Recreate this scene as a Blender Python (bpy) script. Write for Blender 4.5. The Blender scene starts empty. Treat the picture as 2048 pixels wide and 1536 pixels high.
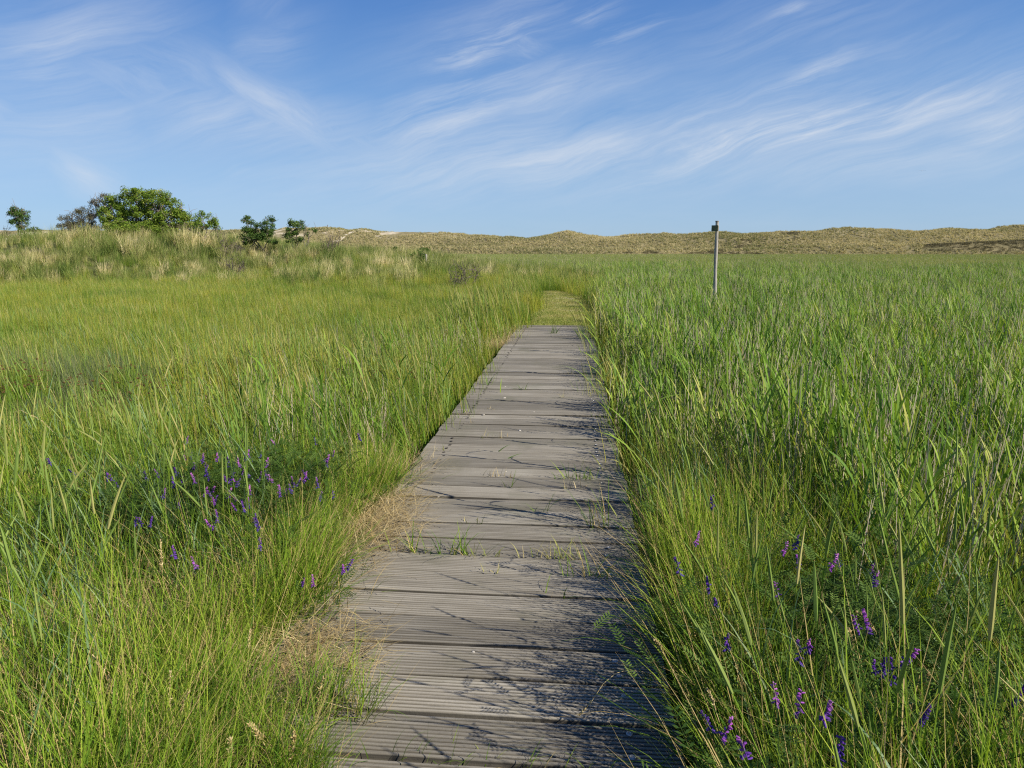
import bpy, math
import numpy as np
from mathutils import Vector

S = bpy.context.scene
COL = S.collection
R_ = math.radians

# ------------------------------------------------------------------ camera
CAM_Z, F_PX, PITCH, YAW = 1.6, 1420.0, R_(10.6), R_(5.07)
cd = bpy.data.cameras.new('camera')
cam = bpy.data.objects.new('camera', cd)
COL.objects.link(cam)
cam.location = (0, 0, CAM_Z)
cam.rotation_euler = (math.pi / 2 - PITCH, 0, YAW)
cd.sensor_width = 36.0
cd.lens = 36.0 * F_PX / 2048.0
cd.clip_start = 0.05
cd.clip_end = 8000
S.camera = cam

# ------------------------------------------------------------------ light and exposure
SUN_EL, SUN_AZ = R_(36), R_(112)        # azimuth clockwise from +Y (along the boardwalk)
sdir = Vector((math.sin(SUN_AZ) * math.cos(SUN_EL), math.cos(SUN_AZ) * math.cos(SUN_EL), math.sin(SUN_EL)))
sl = bpy.data.lights.new('sun', 'SUN')
sl.energy = 4.9
sl.angle = R_(0.53)
sl.color = (1.0, 0.93, 0.80)
so = bpy.data.objects.new('sun', sl)
COL.objects.link(so)
so.rotation_euler = sdir.to_track_quat('Z', 'Y').to_euler()
so.location = (30, -20, 40)

S.view_settings.view_transform = 'Standard'
S.view_settings.look = 'None'
S.view_settings.exposure = 0.6
S.view_settings.gamma = 1.0
S.cycles.max_bounces = 4
S.cycles.diffuse_bounces = 2
S.cycles.glossy_bounces = 2
S.cycles.transmission_bounces = 3
S.cycles.transparent_max_bounces = 4
S.cycles.use_denoising = False
S.cycles.use_adaptive_sampling = False
S.cycles.sample_clamp_indirect = 4.0
S.cycles.caustics_reflective = False
S.cycles.caustics_refractive = False
try:
    S.cycles.filter_width = 1.2
except Exception:
    pass

cR = np.array([math.cos(YAW), math.sin(YAW), 0.0])
cF = np.array([-math.sin(YAW) * math.cos(PITCH), math.cos(YAW) * math.cos(PITCH), -math.sin(PITCH)])
cU = np.array([-math.sin(YAW) * math.sin(PITCH), math.cos(YAW) * math.sin(PITCH), math.cos(PITCH)])


def ray(px, py):
    """world direction seen at a place in the photograph (2048 x 1536)"""
    d = cR * (px - 1024) / F_PX - cU * (py - 768) / F_PX + cF
    return d / np.linalg.norm(d)


def at_z(px, py, z):
    d = ray(px, py)
    return np.array([0, 0, CAM_Z]) + d * ((z - CAM_Z) / d[2])


def at_y(px, py, y):
    d = ray(px, py)
    return np.array([0, 0, CAM_Z]) + d * (y / d[1])


def azel(px, py):
    d = ray(px, py)
    return math.atan2(d[0], d[1]), math.asin(d[2])


# ------------------------------------------------------------------ sky with cirrus
W = bpy.data.worlds.new('World')
S.world = W
W.use_nodes = True
W.cycles.sampling_method = 'NONE'
nt = W.node_tree
for n in list(nt.nodes):
    nt.nodes.remove(n)


class NT:
    """small helper to wire nodes"""
    def __init__(s, tree):
        s.t = tree

    def node(s, typ, **kw):
        n = s.t.nodes.new(typ)
        for k, v in kw.items():
            setattr(n, k, v)
        return n

    def put(s, sock, v):
        if v is None:
            return
        if isinstance(v, bpy.types.NodeSocket):
            s.t.links.new(v, sock)
        else:
            sock.default_value = v

    def math(s, op, a, b=None, c=None, clamp=False):
        n = s.node('ShaderNodeMath', operation=op, use_clamp=clamp)
        s.put(n.inputs[0], a)
        s.put(n.inputs[1], b)
        s.put(n.inputs[2], c)
        return n.outputs[0]

    def vmath(s, op, a, b=None):
        n = s.node('ShaderNodeVectorMath', operation=op)
        s.put(n.inputs[0], a)
        s.put(n.inputs[1], b)
        return n.outputs['Value'] if op in ('LENGTH', 'DOT_PRODUCT') else n.outputs[0]

    def noise(s, vec, scale, detail=3.0, rough=0.5, dist=0.0, dim='3D'):
        n = s.node('ShaderNodeTexNoise', noise_dimensions=dim)
        s.put(n.inputs['Vector'], vec)
        s.put(n.inputs['Scale'], scale)
        s.put(n.inputs['Detail'], detail)
        s.put(n.inputs['Roughness'], rough)
        s.put(n.inputs['Distortion'], dist)
        return n.outputs['Fac']

    def mapping(s, vec, loc=(0, 0, 0), rot=(0, 0, 0), scale=(1, 1, 1), typ='POINT'):
        n = s.node('ShaderNodeMapping', vector_type=typ)
        s.put(n.inputs['Vector'], vec)
        s.put(n.inputs['Location'], loc)
        s.put(n.inputs['Rotation'], rot)
        s.put(n.inputs['Scale'], scale)
        return n.outputs[0]

    def ramp(s, fac, stops, interp='LINEAR'):
        n = s.node('ShaderNodeValToRGB')
        cr = n.color_ramp
        cr.interpolation = interp
        while len(cr.elements) < len(stops):
            cr.elements.new(0.5)
        for e, (p, c) in zip(cr.elements, stops):
            e.position = p
            e.color = (*c, 1) if len(c) == 3 else c
        s.put(n.inputs[0], fac)
        return n.outputs[0]

    def mix(s, fac, a, b, blend='MIX'):
        n = s.node('ShaderNodeMix', data_type='RGBA', blend_type=blend)
        s.put(n.inputs[0], fac)
        s.put(n.inputs[6], a if isinstance(a, bpy.types.NodeSocket) else (*a, 1))
        s.put(n.inputs[7], b if isinstance(b, bpy.types.NodeSocket) else (*b, 1))
        return n.outputs[2]

    def maprange(s, v, a, b, c=0.0, d=1.0, smooth=False):
        n = s.node('ShaderNodeMapRange', interpolation_type='SMOOTHSTEP' if smooth else 'LINEAR')
        s.put(n.inputs[0], v)
        for i, q in enumerate((a, b, c, d)):
            s.put(n.inputs[i + 1], q)
        return n.outputs[0]


k = NT(nt)
sky = k.node('ShaderNodeTexSky', sky_type='NISHITA')
sky.sun_disc = False
sky.sun_elevation = SUN_EL
sky.sun_rotation = SUN_AZ
sky.altitude = 0
sky.air_density = 0.72
sky.dust_density = 0.5
sky.ozone_density = 8.0
tc = k.node('ShaderNodeTexCoord')
sep = k.node('ShaderNodeSeparateXYZ')
k.put(sep.inputs[0], tc.outputs['Generated'])
az = k.math('ARCTAN2', sep.outputs[0], sep.outputs[1])
el = k.math('ARCSINE', sep.outputs[2])
comb = k.node('ShaderNodeCombineXYZ')
k.put(comb.inputs[0], az)
k.put(comb.inputs[1], el)
AE = comb.outputs[0]
warpn = k.node('ShaderNodeTexNoise')
k.put(warpn.inputs['Vector'], AE)
warpn.inputs['Scale'].default_value = 5.0
warpn.inputs['Detail'].default_value = 3.0
wv = k.vmath('SUBTRACT', warpn.outputs['Color'], (0.5, 0.5, 0.5))
wv = k.vmath('MULTIPLY', wv, (0.10, 0.05, 0.0))
AEW = k.vmath('ADD', AE, wv)

SKY_TINT = (0.98, 1.04, 1.06)
# cirrus bands: x0 y0 x1 y1 (ends, in photo pixels), half width, strength, streakiness
BANDS = [
    (1180, 330, 2120, 150, 46, 0.80, 1.0),
    (1500, 215, 1720, 100, 20, 0.55, 0.9),
    (1400, 255, 1760, 140, 36, 0.36, 1.0),
    (1850, 275, 2150, 205, 32, 0.70, 0.6),
    (1330, 300, 1620, 215, 30, 0.30, 1.0),
    (1680, 330, 2150, 250, 30, 0.25, 1.0),
    (850, 135, 1100, 35, 34, 0.72, 0.9),
    (1000, 40, 1090, 110, 40, 0.38, 0.7),
    (1130, 35, 1240, 10, 18, 0.55, 0.8),
    (1150, 95, 1330, 40, 20, 0.40, 1.0),
    (1490, 50, 1630, 12, 16, 0.40, 1.0),
    (740, 310, 1110, 150, 66, 0.50, 1.1),
    (780, 335, 1450, 265, 46, 0.52, 0.6),
    (760, 260, 1200, 100, 46, 0.28, 1.2),
    (1000, 385, 1700, 320, 26, 0.28, 0.9),
    (400, 140, 740, 300, 34, 0.62, 0.6),
    (560, 240, 900, 330, 30, 0.36, 0.6),
    (-60, 140, 330, 40, 62, 0.52, 0.6),
    (80, 110, 480, 190, 70, 0.34, 0.5),
    (-60, 190, 60, 230, 50, 0.34, 0.5),
    (90, 290, 230, 370, 32, 0.50, 0.6),
    (440, 345, 540, 340, 14, 0.22, 0.6),
    (450, 140, 620, 60, 40, 0.34, 0.6),
    (500, 60, 600, -30, 50, 0.16, 0.6),
    (1350, 160, 2120, 40, 36, 0.18, 1.2),
    (1600, 345, 1900, 310, 14, 0.26, 0.9),
    (1380, 345, 1560, 325, 12, 0.34, 0.9),
    (650, 345, 1500, 265, 60, 0.66, 0.6),
    (1050, 310, 2150, 170, 76, 0.56, 0.6),
    (880, 250, 1330, 120, 62, 0.44, 0.6),
    (1480, 345, 2150, 270, 40, 0.46, 0.6),
    (180, 190, 760, 270, 60, 0.44, 0.6),
    (-80, 300, 330, 180, 56, 0.36, 0.6),
    (1250, 120, 1900, -40, 60, 0.24, 0.6),
    (780, 130, 1180, 0, 60, 0.34, 0.6),
]
NOISES = {}
for ang, sc_, seed_ in ((38, (4.2, 24.0), 1.3), (16, (3.2, 30.0), 5.1), (-26, (5.0, 20.0), 9.7)):
    q = k.mapping(AEW, (0, 0, 0), (0, 0, R_(-ang)), (1, 1, 1))
    q = k.mapping(q, (seed_, seed_ * 1.7, 0), (0, 0, 0), (*sc_, 1))
    nz = k.noise(q, 1.0, 8.0, 0.68, 0.25)
    fb = k.noise(k.mapping(q, (3, 7, 0), (0, 0, 0.12), (1.7, 2.6, 1)), 1.0, 6.0, 0.7, 0.8)
    nz = k.math('ADD', nz, k.math('MULTIPLY', k.math('SUBTRACT', fb, 0.5), 0.30))
    NOISES[ang] = (k.maprange(nz, 0.38, 0.70), k.maprange(nz, 0.27, 0.76))
tot = None
for i, (x0, y0, x1, y1, hw, stg, stk) in enumerate(BANDS):
    a0, e0 = azel(x0, y0)
    a1, e1 = azel(x1, y1)
    L = math.hypot(a1 - a0, e1 - e0) / 2
    rot = math.atan2(e1 - e0, a1 - a0)
    q = k.mapping(AEW, ((a0 + a1) / 2, (e0 + e1) / 2, 0), (0, 0, rot), (L, hw / F_PX, 1), 'TEXTURE')
    l2 = k.vmath('DOT_PRODUCT', q, q)
    g = k.math('POWER', 2.718, k.math('MULTIPLY', l2, -0.9))
    ang = min(NOISES, key=lambda a: abs(a - math.degrees(rot)))
    v = k.math('MULTIPLY', k.math('MULTIPLY', g, NOISES[ang][0 if stk > 0.65 else 1]), stg * 1.2)
    tot = v if tot is None else k.math('MAXIMUM', tot, v)
# faint veil low over the horizon
veil = k.maprange(el, 0.0, 0.36, 1.0, 0.0)
veiln = k.noise(k.mapping(AEW, scale=(2.0, 9.0, 1)), 2.2, 5.0, 0.6, 0.4)
veil = k.math('MULTIPLY', k.math('MULTIPLY', veil, veil), k.maprange(veiln, 0.25, 0.75, 0.02, 0.16))
fac = k.math('ADD', tot, veil, clamp=True)
SKYTINT = k.mix(1.0, sky.outputs[0], SKY_TINT, 'MULTIPLY')
# clear-air colour by height over the horizon, blended with the physical sky
AIR = [(0.0, (165, 192, 218)), (0.10, (154, 187, 219)), (0.20, (119, 164, 216)), (0.30, (90, 139, 205)), (0.38, (74, 121, 194)), (0.7, (50, 96, 172)), (1.0, (45, 90, 165))]
lin = lambda c: tuple((((v / 255 + 0.055) / 1.055) ** 2.4) / 0.1414 / 8.0 for v in c)
airc = k.ramp(el, [(p_, lin(c_)) for p_, c_ in AIR])
airc = k.mix(1.0, airc, (8.0, 8.0, 8.0), 'MULTIPLY')
SKYTINT = k.mix(0.72, SKYTINT, airc)
cloud = k.mix(fac, SKYTINT, (4.9, 5.3, 5.9))
bg = k.node('ShaderNodeBackground')
k.put(bg.inputs[0], cloud)
bg.inputs[1].default_value = 0.093
wo = k.node('ShaderNodeOutputWorld')
k.put(wo.inputs[0], bg.outputs[0])


# ------------------------------------------------------------------ noise and terrain
def _h(ix, iy, seed):
    n = (ix.astype(np.int64) * 374761393 + iy.astype(np.int64) * 668265263 + seed * 1442695041) & 0x7fffffff
    n = ((n ^ (n >> 13)) * 1274126177) & 0x7fffffff
    return ((n ^ (n >> 16)) & 0xffff) / 65535.0


def vnoise(x, y, sc, seed=0):
    x = np.asarray(x, float) * sc
    y = np.asarray(y, float) * sc
    ix, iy = np.floor(x), np.floor(y)
    fx, fy = x - ix, y - iy
    fx, fy = fx * fx * (3 - 2 * fx), fy * fy * (3 - 2 * fy)
    a, b = _h(ix, iy, seed), _h(ix + 1, iy, seed)
    c, d = _h(ix, iy + 1, seed), _h(ix + 1, iy + 1, seed)
    return (a * (1 - fx) + b * fx) * (1 - fy) + (c * (1 - fx) + d * fx) * fy


def fbm(x, y, sc, octv=3, seed=0):
    o, amp, tot_ = 0, 1.0, 0
    for i in range(octv):
        o = o + amp * vnoise(x, y, sc * 2 ** i, seed + i * 7)
        tot_ += amp
        amp *= 0.5
    return o / tot_


def sstep(a, b, v):
    t = np.clip((np.asarray(v, float) - a) / (b - a), 0, 1)
    return t * t * (3 - 2 * t)


DX0, DX1, DY0, DY1 = -1.22, 0.37, -2.4, 15.52       # boardwalk deck
PX = np.array([at_y(p, 480, 50.0)[0] for p in (-300, 0, 100, 250, 340, 420, 500, 640, 700, 800, 900, 1000)])
PZ = np.array([1.6, 1.85, 2.0, 2.15, 2.25, 1.75, 1.40, 1.30, 1.15, 0.75, 0.30, -0.2]) + 0.3


def path_x(y):
    return np.where(y < 25, -0.28, -0.28 - 0.022 * (y - 25) ** 2)


def hummock(x, y):
    H = np.interp(x, PX, PZ)
    prof = sstep(32, 49, y - 2.5 * np.sin(x * 0.21)) * (1 - sstep(62, 85, y))
    lump = 1.1 * (fbm(x, y, 0.20, 3, 5) - 0.5)
    knoll = 0.45 * np.exp(-(((x + 26.0) / 2.4) ** 2 + ((y - 46.5) / 2.4) ** 2))
    return prof * np.maximum(H + lump * np.clip(H, 0, 1), 0) + knoll


def ground_z(x, y):
    x, y = np.asarray(x, float), np.asarray(y, float)
    z = -0.33 + 0.12 * (fbm(x, y, 0.35, 3, 1) - 0.5) + 0.06 * (fbm(x, y, 1.7, 2, 2) - 0.5)
    near = (1 - sstep(0.0, 0.5, np.maximum(np.abs(x - (DX0 + DX1) / 2) - 0.8, 0))) * (1 - sstep(15.4, 15.7, y))
    z = z * (1 - near) + near * (-0.42)
    clo = (1 - sstep(4.4, 5.6, y)) * (1 - sstep(1.2, 2.6, np.abs(x - (DX0 + DX1) / 2)))
    z = z + clo * (np.where(np.abs(x - (DX0 + DX1) / 2) < 0.79, 0.20, 0.24))
    pth = (1 - sstep(0.45, 1.0, np.abs(x - path_x(y)))) * sstep(15.3, 15.6, y) * (1 - sstep(32.5, 34.5, y))
    zp = -0.07 - 0.13 * sstep(15.5, 24, y) + 0.04 * (fbm(x, y, 0.9, 2, 9) - 0.5)
    z = z * (1 - pth) + zp * pth
    # low muddy hollow in the meadow to the left
    hol = np.exp(-(((x + 6.8) / 2.3) ** 2 + ((y - 7.6) / 0.9) ** 2))
    z = z - 0.12 * hol
    return z + hummock(x, y)


RPX = [(-400, 455), (-100, 458), (200, 460), (440, 461), (553, 458), (600, 456), (650, 454.5), (668, 454), (700, 458), (720, 456.5),
       (745, 461), (800, 462), (850, 464), (890, 465), (920, 469), (940, 471), (965, 470), (1000, 473), (1040, 474), (1055, 476),
       (1075, 473), (1100, 469), (1120, 464), (1135, 461.5), (1150, 464), (1170, 469), (1200, 472), (1240, 472), (1275, 469),
       (1300, 468), (1333, 465), (1355, 468), (1388, 467), (1428, 465), (1453, 463), (1501, 466), (1556, 465), (1600, 463),
       (1640, 462), (1665, 457), (1683, 458), (1705, 454), (1735, 454), (1756, 457), (1811, 460), (1866, 460), (1884, 457),
       (1957, 457), (1994, 458), (2016, 453.5), (2030, 449.5), (2060, 449), (2150, 444), (2400, 440)]
YR = 400.0
RX = np.array([at_y(p[0], p[1], YR)[0] for p in RPX])
RZ = np.array([at_y(p[0], p[1], YR)[2] for p in RPX])


def dune_z(x, y):
    H = np.interp(x, RX, RZ)
    yy = y + 16 * (fbm(x, y * 0.3, 0.013, 2, 31) - 0.5)
    back = sstep(318, YR - 2, yy) ** 1.25
    fall = 1 - 0.65 * sstep(YR + 6, YR + 90, y)
    z = 0.75 * H * back + 0.25 * H * sstep(365, YR - 2, yy)
    bump = (fbm(x, y, 0.035, 4, 33) - 0.5) * 5.0
    far = sstep(285, 330, yy) * (1 - sstep(YR - 22, YR - 3, y) * 0.93)
    fine_ = (fbm(x, y, 0.11, 3, 35) - 0.5) * 2.2 * sstep(300, 330, yy)
    z = z * fall + bump * far * 0.75 + fine_
    # low fore-ridge
    fr = np.exp(-((yy - 300) / 11.0) ** 2) * (2.0 + 2.6 * fbm(x, y * 0, 0.02, 3, 37))
    rt = sstep(60, 230, x)
    fr2 = np.exp(-((yy - 322 + 0.10 * x) / 16.0) ** 2) * (3.6 * rt)
    return np.maximum(z + fr + fr2, -0.5) * sstep(272, 292, yy) - 0.6


# ------------------------------------------------------------------ mesh helpers
class MB:
    """collects pieces of geometry and builds ONE mesh object; per-vertex attributes 'rnd' and 'tt'"""
    def __init__(s):
        s.v, s.f, s.r, s.t, s.m, s.n = [], [], [], [], [], 0

    def add(s, v, f, r=0.5, t=0.0, mi=0):
        v = np.asarray(v, float).reshape(-1, 3)
        s.v.append(v)
        for q in f:
            s.f.append(tuple(int(j) + s.n for j in q))
            s.m.append(mi)
        s.r.append(np.broadcast_to(np.asarray(r, float), (len(v),)))
        s.t.append(np.broadcast_to(np.asarray(t, float), (len(v),)))
        s.n += len(v)

    def box(s, c, size, r=0.5, rotz=0.0, mi=0):
        c, h = np.asarray(c, float), np.asarray(size, float) / 2
        v = np.array([(i, j, l) for i in (-1, 1) for j in (-1, 1) for l in (-1, 1)], float) * h
        cz, sz = math.cos(rotz), math.sin(rotz)
        v = np.stack([v[:, 0] * cz - v[:, 1] * sz, v[:, 0] * sz + v[:, 1] * cz, v[:, 2]], 1) + c
        s.add(v, [(0, 1, 3, 2), (4, 6, 7, 5), (0, 4, 5, 1), (2, 3, 7, 6), (0, 2, 6, 4), (1, 5, 7, 3)], r, 0.0, mi)

    def tube(s, pts, rad, sides=5, r=0.5, cap=True, mi=0, squash=1.0):
        pts = np.asarray(pts, float)
        n = len(pts)
        rad = np.broadcast_to(np.asarray(rad, float), (n,))
        d = np.gradient(pts, axis=0)
        d /= np.linalg.norm(d, axis=1)[:, None] + 1e-9
        ref = np.where(np.abs(d[:, 2:3]) > 0.9, np.array([[1.0, 0, 0]]), np.array([[0, 0, 1.0]]))
        a = np.cross(d, ref)
        a /= np.linalg.norm(a, axis=1)[:, None] + 1e-9
        b = np.cross(d, a)
        th = np.arange(sides) / sides * 2 * math.pi
        v = pts[:, None, :] + rad[:, None, None] * (np.cos(th)[None, :, None] * a[:, None, :] + squash * np.sin(th)[None, :, None] * b[:, None, :])
        f = [(i * sides + j, i * sides + (j + 1) % sides, (i + 1) * sides + (j + 1) % sides, (i + 1) * sides + j)
             for i in range(n - 1) for j in range(sides)]
        if cap:
            f.append(tuple(range(sides))[::-1])
            f.append(tuple((n - 1) * sides + j for j in range(sides)))
        s.add(v.reshape(-1, 3), f, r, np.repeat(np.linspace(0, 1, n), sides), mi)

    def ribbon(s, pts, width, side, r=0.5, t=None, mi=0, fold=0.0):
        """flat blade along pts, half widths to either side"""
        pts = np.asarray(pts, float)
        n = len(pts)
        w = np.broadcast_to(np.asarray(width, float), (n,))[:, None] / 2
        side = np.broadcast_to(np.asarray(side, float), (n, 3))
        v = np.empty((n, 2, 3))
        v[:, 0] = pts - side * w
        v[:, 1] = pts + side * w
        f = [(2 * i, 2 * i + 1, 2 * i + 3, 2 * i + 2) for i in range(n - 1)]
        s.add(v.reshape(-1, 3), f, r, np.repeat(np.linspace(0, 1, n) if t is None else t, 2), mi)

    def blades(s, rng, n, rad, h, w, lean=(0.05, 0.35), curl=(0.1, 1.0), segs=4, rlo=0.0, rhi=1.0, bias=None, base=None, mi=0, droop=1.6):
        """n grass blades rooted inside a disc"""
        a = rng.random(n) * 2 * math.pi
        q = np.sqrt(rng.random(n)) * rad
        b = np.stack([np.cos(a) * q, np.sin(a) * q, np.zeros(n)], 1) if base is None else base
        dirs = rng.random(n) * 2 * math.pi
        if bias is not None:
            dirs = np.where(rng.random(n) < bias[1], bias[0] + rng.normal(0, 0.6, n), dirs)
        dx = np.stack([np.cos(dirs), np.sin(dirs), np.zeros(n)], 1)
        tw = dirs + math.pi / 2 + rng.normal(0, 0.5, n)
        sd = np.stack([np.cos(tw), np.sin(tw), np.zeros(n)], 1)
        hh = h[0] + (h[1] - h[0]) * rng.random(n)
        ww = w[0] + (w[1] - w[0]) * rng.random(n)
        th0 = lean[0] + (lean[1] - lean[0]) * rng.random(n)
        cu = curl[0] + (curl[1] - curl[0]) * rng.random(n) ** 1.5
        rr = rlo + (rhi - rlo) * rng.random(n)
        p = b.copy()
        V = np.empty((n, segs + 1, 2, 3))
        T = np.linspace(0, 1, segs + 1)
        for i in range(segs + 1):
            t = T[i]
            wd = ww * max(0.04, (1 - t ** 2.2)) * (0.6 + 0.4 * min(1, t * 4))
            V[:, i, 0] = p - sd * wd[:, None] / 2
            V[:, i, 1] = p + sd * wd[:, None] / 2
            if i < segs:
                th = th0 + cu * ((t + 0.5 / segs) ** droop)
                st = hh / segs
                p = p + dx * (np.sin(th) * st)[:, None]
                p[:, 2] += np.cos(th) * st
        f = []
        m = (segs + 1) * 2
        for b_ in range(n):
            for i in range(segs):
                o = b_ * m + 2 * i
                f.append((o, o + 1, o + 3, o + 2))
        s.add(V.reshape(-1, 3), f, np.repeat(rr, m), np.tile(np.repeat(T, 2), n), mi)

    def mesh(s, name, mats, smooth=False):
        me = bpy.data.meshes.new(name)
        v = np.concatenate(s.v)
        me.from_pydata(v.tolist(), [], s.f)
        for nm, arr in (('rnd', s.r), ('tt', s.t)):
            at = me.attributes.new(nm, 'FLOAT', 'POINT')
            at.data.foreach_set('value', np.concatenate(arr).astype(np.float32))
        for m in (mats if isinstance(mats, (list, tuple)) else [mats]):
            me.materials.append(m)
        me.polygons.foreach_set('material_index', np.array(s.m, dtype=np.int32))
        if smooth:
            me.polygons.foreach_set('use_smooth', np.ones(len(me.polygons), dtype=bool))
        me.update()
        return me

    def build(s, name, mats, parent=None, smooth=False, link=True):
        o = bpy.data.objects.new(name, s.mesh(name, mats, smooth))
        if link:
            COL.objects.link(o)
        if parent is not None:
            o.parent = parent
        return o


def tag(o, label=None, cat=None, group=None, kind=None):
    for key, v in (('label', label), ('category', cat), ('group', group), ('kind', kind)):
        if v:
            o[key] = v
    return o


def thing(name, label, cat, loc=(0, 0, 0), rotz=0.0, group=None):
    o = bpy.data.objects.new(name, None)
    o.empty_display_size = 0.1
    COL.objects.link(o)
    o.location = tuple(float(c) for c in loc)
    o.rotation_euler = (0, 0, rotz)
    return tag(o, label, cat, group)


def dup(root, loc, rotz, label=None, group=None, scale=1.0):
    r = root.copy()
    COL.objects.link(r)
    r.location = tuple(float(c) for c in loc)
    r.rotation_euler = (0, 0, rotz)
    r.scale = (scale,) * 3
    if label:
        r['label'] = label
    if group:
        r['group'] = group
    for ch in list(root.children):
        c = ch.copy()
        COL.objects.link(c)
        c.parent = r
        for g in list(ch.children):
            d = g.copy()
            COL.objects.link(d)
            d.parent = c
    return r


# ------------------------------------------------------------------ materials
def new_mat(name):
    m = bpy.data.materials.new(name)
    m.use_nodes = True
    t = m.node_tree
    for n in list(t.nodes):
        t.nodes.remove(n)
    kk = NT(t)
    out = kk.node('ShaderNodeOutputMaterial')
    return m, kk, out


def attr(kk, name):
    return kk.node('ShaderNodeAttribute', attribute_name=name).outputs['Fac']


def leafy(name, stops, transl=0.34, rough=0.55, spec=0.10, patch=0.35, patch_scale=0.25, inst=0.35, base=None, base_h=0.35, tcol=(1.15, 1.1, 0.55), dry=None):
    """foliage: palette picked per blade, shifted per tuft and by a slow patch noise over the ground; light passes through"""
    m, kk, out = new_mat(name)
    r = attr(kk, 'rnd')
    oi = kk.node('ShaderNodeObjectInfo')
    geo = kk.node('ShaderNodeNewGeometry')
    pn = kk.noise(kk.mapping(geo.outputs['Position'], scale=(1, 1, 0.2)), patch_scale, 3.0, 0.55)
    f = kk.math('ADD', r, kk.math('MULTIPLY', kk.math('SUBTRACT', oi.outputs['Random'], 0.5), inst))
    f = kk.math('ADD', f, kk.math('MULTIPLY', kk.math('SUBTRACT', pn, 0.5), patch * 2.6), clamp=True)
    if dry:
        f = kk.math('MAXIMUM', kk.math('MINIMUM', f, 0.86), kk.math('GREATER_THAN', r, dry))
    c = kk.ramp(f, stops)
    if base is not None:
        tt = attr(kk, 'tt')
        c = kk.mix(kk.maprange(tt, base_h, 0.0, 0.0, 0.8), c, base)
    p = kk.node('ShaderNodeBsdfPrincipled')
    kk.put(p.inputs['Base Color'], c)
    p.inputs['Roughness'].default_value = rough
    p.inputs['Specular IOR Level'].default_value = spec
    if transl > 0:
        tr = kk.node('ShaderNodeBsdfTranslucent')
        kk.put(tr.inputs[0], kk.mix(1.0, c, tcol, 'MULTIPLY'))
        mx = kk.node('ShaderNodeMixShader')
        mx.inputs[0].default_value = transl
        kk.put(mx.inputs[1], p.outputs[0])
        kk.put(mx.inputs[2], tr.outputs[0])
        kk.put(out.inputs[0], mx.outputs[0])
    else:
        kk.put(out.inputs[0], p.outputs[0])
    return m


M_fine = leafy('fine_grass_green', [(0.0, (0.075, 0.165, 0.02)), (0.35, (0.155, 0.275, 0.026)), (0.65, (0.25, 0.36, 0.036)), (0.86, (0.35, 0.42, 0.055)), (1.0, (0.56, 0.42, 0.18))],
               patch=0.3, dry=0.905, base=(0.22, 0.17, 0.07), base_h=0.25)
M_mead = leafy('meadow_green', [(0.0, (0.075, 0.15, 0.020)), (0.35, (0.15, 0.245, 0.026)), (0.65, (0.25, 0.315, 0.034)), (0.86, (0.38, 0.36, 0.055)), (1.0, (0.48, 0.38, 0.15))], dry=0.91,
               patch=0.85, patch_scale=0.30, inst=0.4)
M_reed = leafy('reed_green', [(0.0, (0.07, 0.155, 0.020)), (0.45, (0.16, 0.285, 0.032)), (0.85, (0.30, 0.40, 0.058)), (1.0, (0.46, 0.45, 0.12))],
               patch=0.4, patch_scale=0.3, inst=0.6, rough=0.5, spec=0.12)
M_reedfar = leafy('far_reed_green', [(0.0, (0.12, 0.195, 0.032)), (0.5, (0.205, 0.28, 0.040)), (0.85, (0.31, 0.35, 0.06)), (1.0, (0.44, 0.38, 0.14))],
                  patch=0.6, patch_scale=0.035, inst=0.5)
M_dry = leafy('dry_stem', [(0.0, (0.30, 0.24, 0.16)), (0.5, (0.46, 0.39, 0.29)), (1.0, (0.62, 0.54, 0.40))], transl=0.15, patch=0.1, tcol=(1, .95, .8))
M_straw = leafy('straw', [(0.0, (0.34, 0.24, 0.10)), (0.5, (0.56, 0.44, 0.21)), (1.0, (0.72, 0.59, 0.33))], transl=0.2, patch=0.15, tcol=(1, .95, .8))
M_couch = leafy('couch_leaf', [(0.0, (0.10, 0.18, 0.07)), (0.6, (0.17, 0.26, 0.11)), (1.0, (0.26, 0.33, 0.15))], transl=0.25, patch=0.15, spec=0.35)
M_spike = leafy('green_spike', [(0.0, (0.15, 0.24, 0.05)), (0.6, (0.23, 0.31, 0.07)), (1.0, (0.42, 0.38, 0.14))], transl=0.25, patch=0.1)
M_marram = leafy('marram', [(0.0, (0.10, 0.155, 0.035)), (0.28, (0.175, 0.235, 0.055)), (0.52, (0.30, 0.325, 0.10)), (0.78, (0.49, 0.45, 0.20)), (1.0, (0.70, 0.60, 0.34))],
                 patch=0.6, patch_scale=0.3, inst=0.5, transl=0.3)
M_dmarram = leafy('dune_marram_straw', [(0.0, (0.15, 0.18, 0.065)), (0.28, (0.31, 0.29, 0.13)), (0.6, (0.51, 0.44, 0.23)), (1.0, (0.66, 0.57, 0.34))],
                  patch=0.7, patch_scale=0.02, inst=0.7, transl=0.25)
M_heath = leafy('heath_brown', [(0.0, (0.08, 0.075, 0.04)), (0.5, (0.14, 0.12, 0.065)), (1.0, (0.22, 0.19, 0.10))], patch=0.4, patch_scale=0.03, inst=0.4, transl=0.2)
M_elder = leafy('elder_leaf', [(0.0, (0.075, 0.14, 0.022)), (0.4, (0.16, 0.25, 0.032)), (0.8, (0.28, 0.36, 0.055)), (1.0, (0.42, 0.42, 0.12))], patch=0.3, patch_scale=0.8, inst=0.2, transl=0.35)
M_dgreen = leafy('shrub_leaf', [(0.0, (0.05, 0.10, 0.024)), (0.6, (0.105, 0.175, 0.036)), (1.0, (0.19, 0.26, 0.06))], patch=0.2, patch_scale=0.8, transl=0.3)
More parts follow.
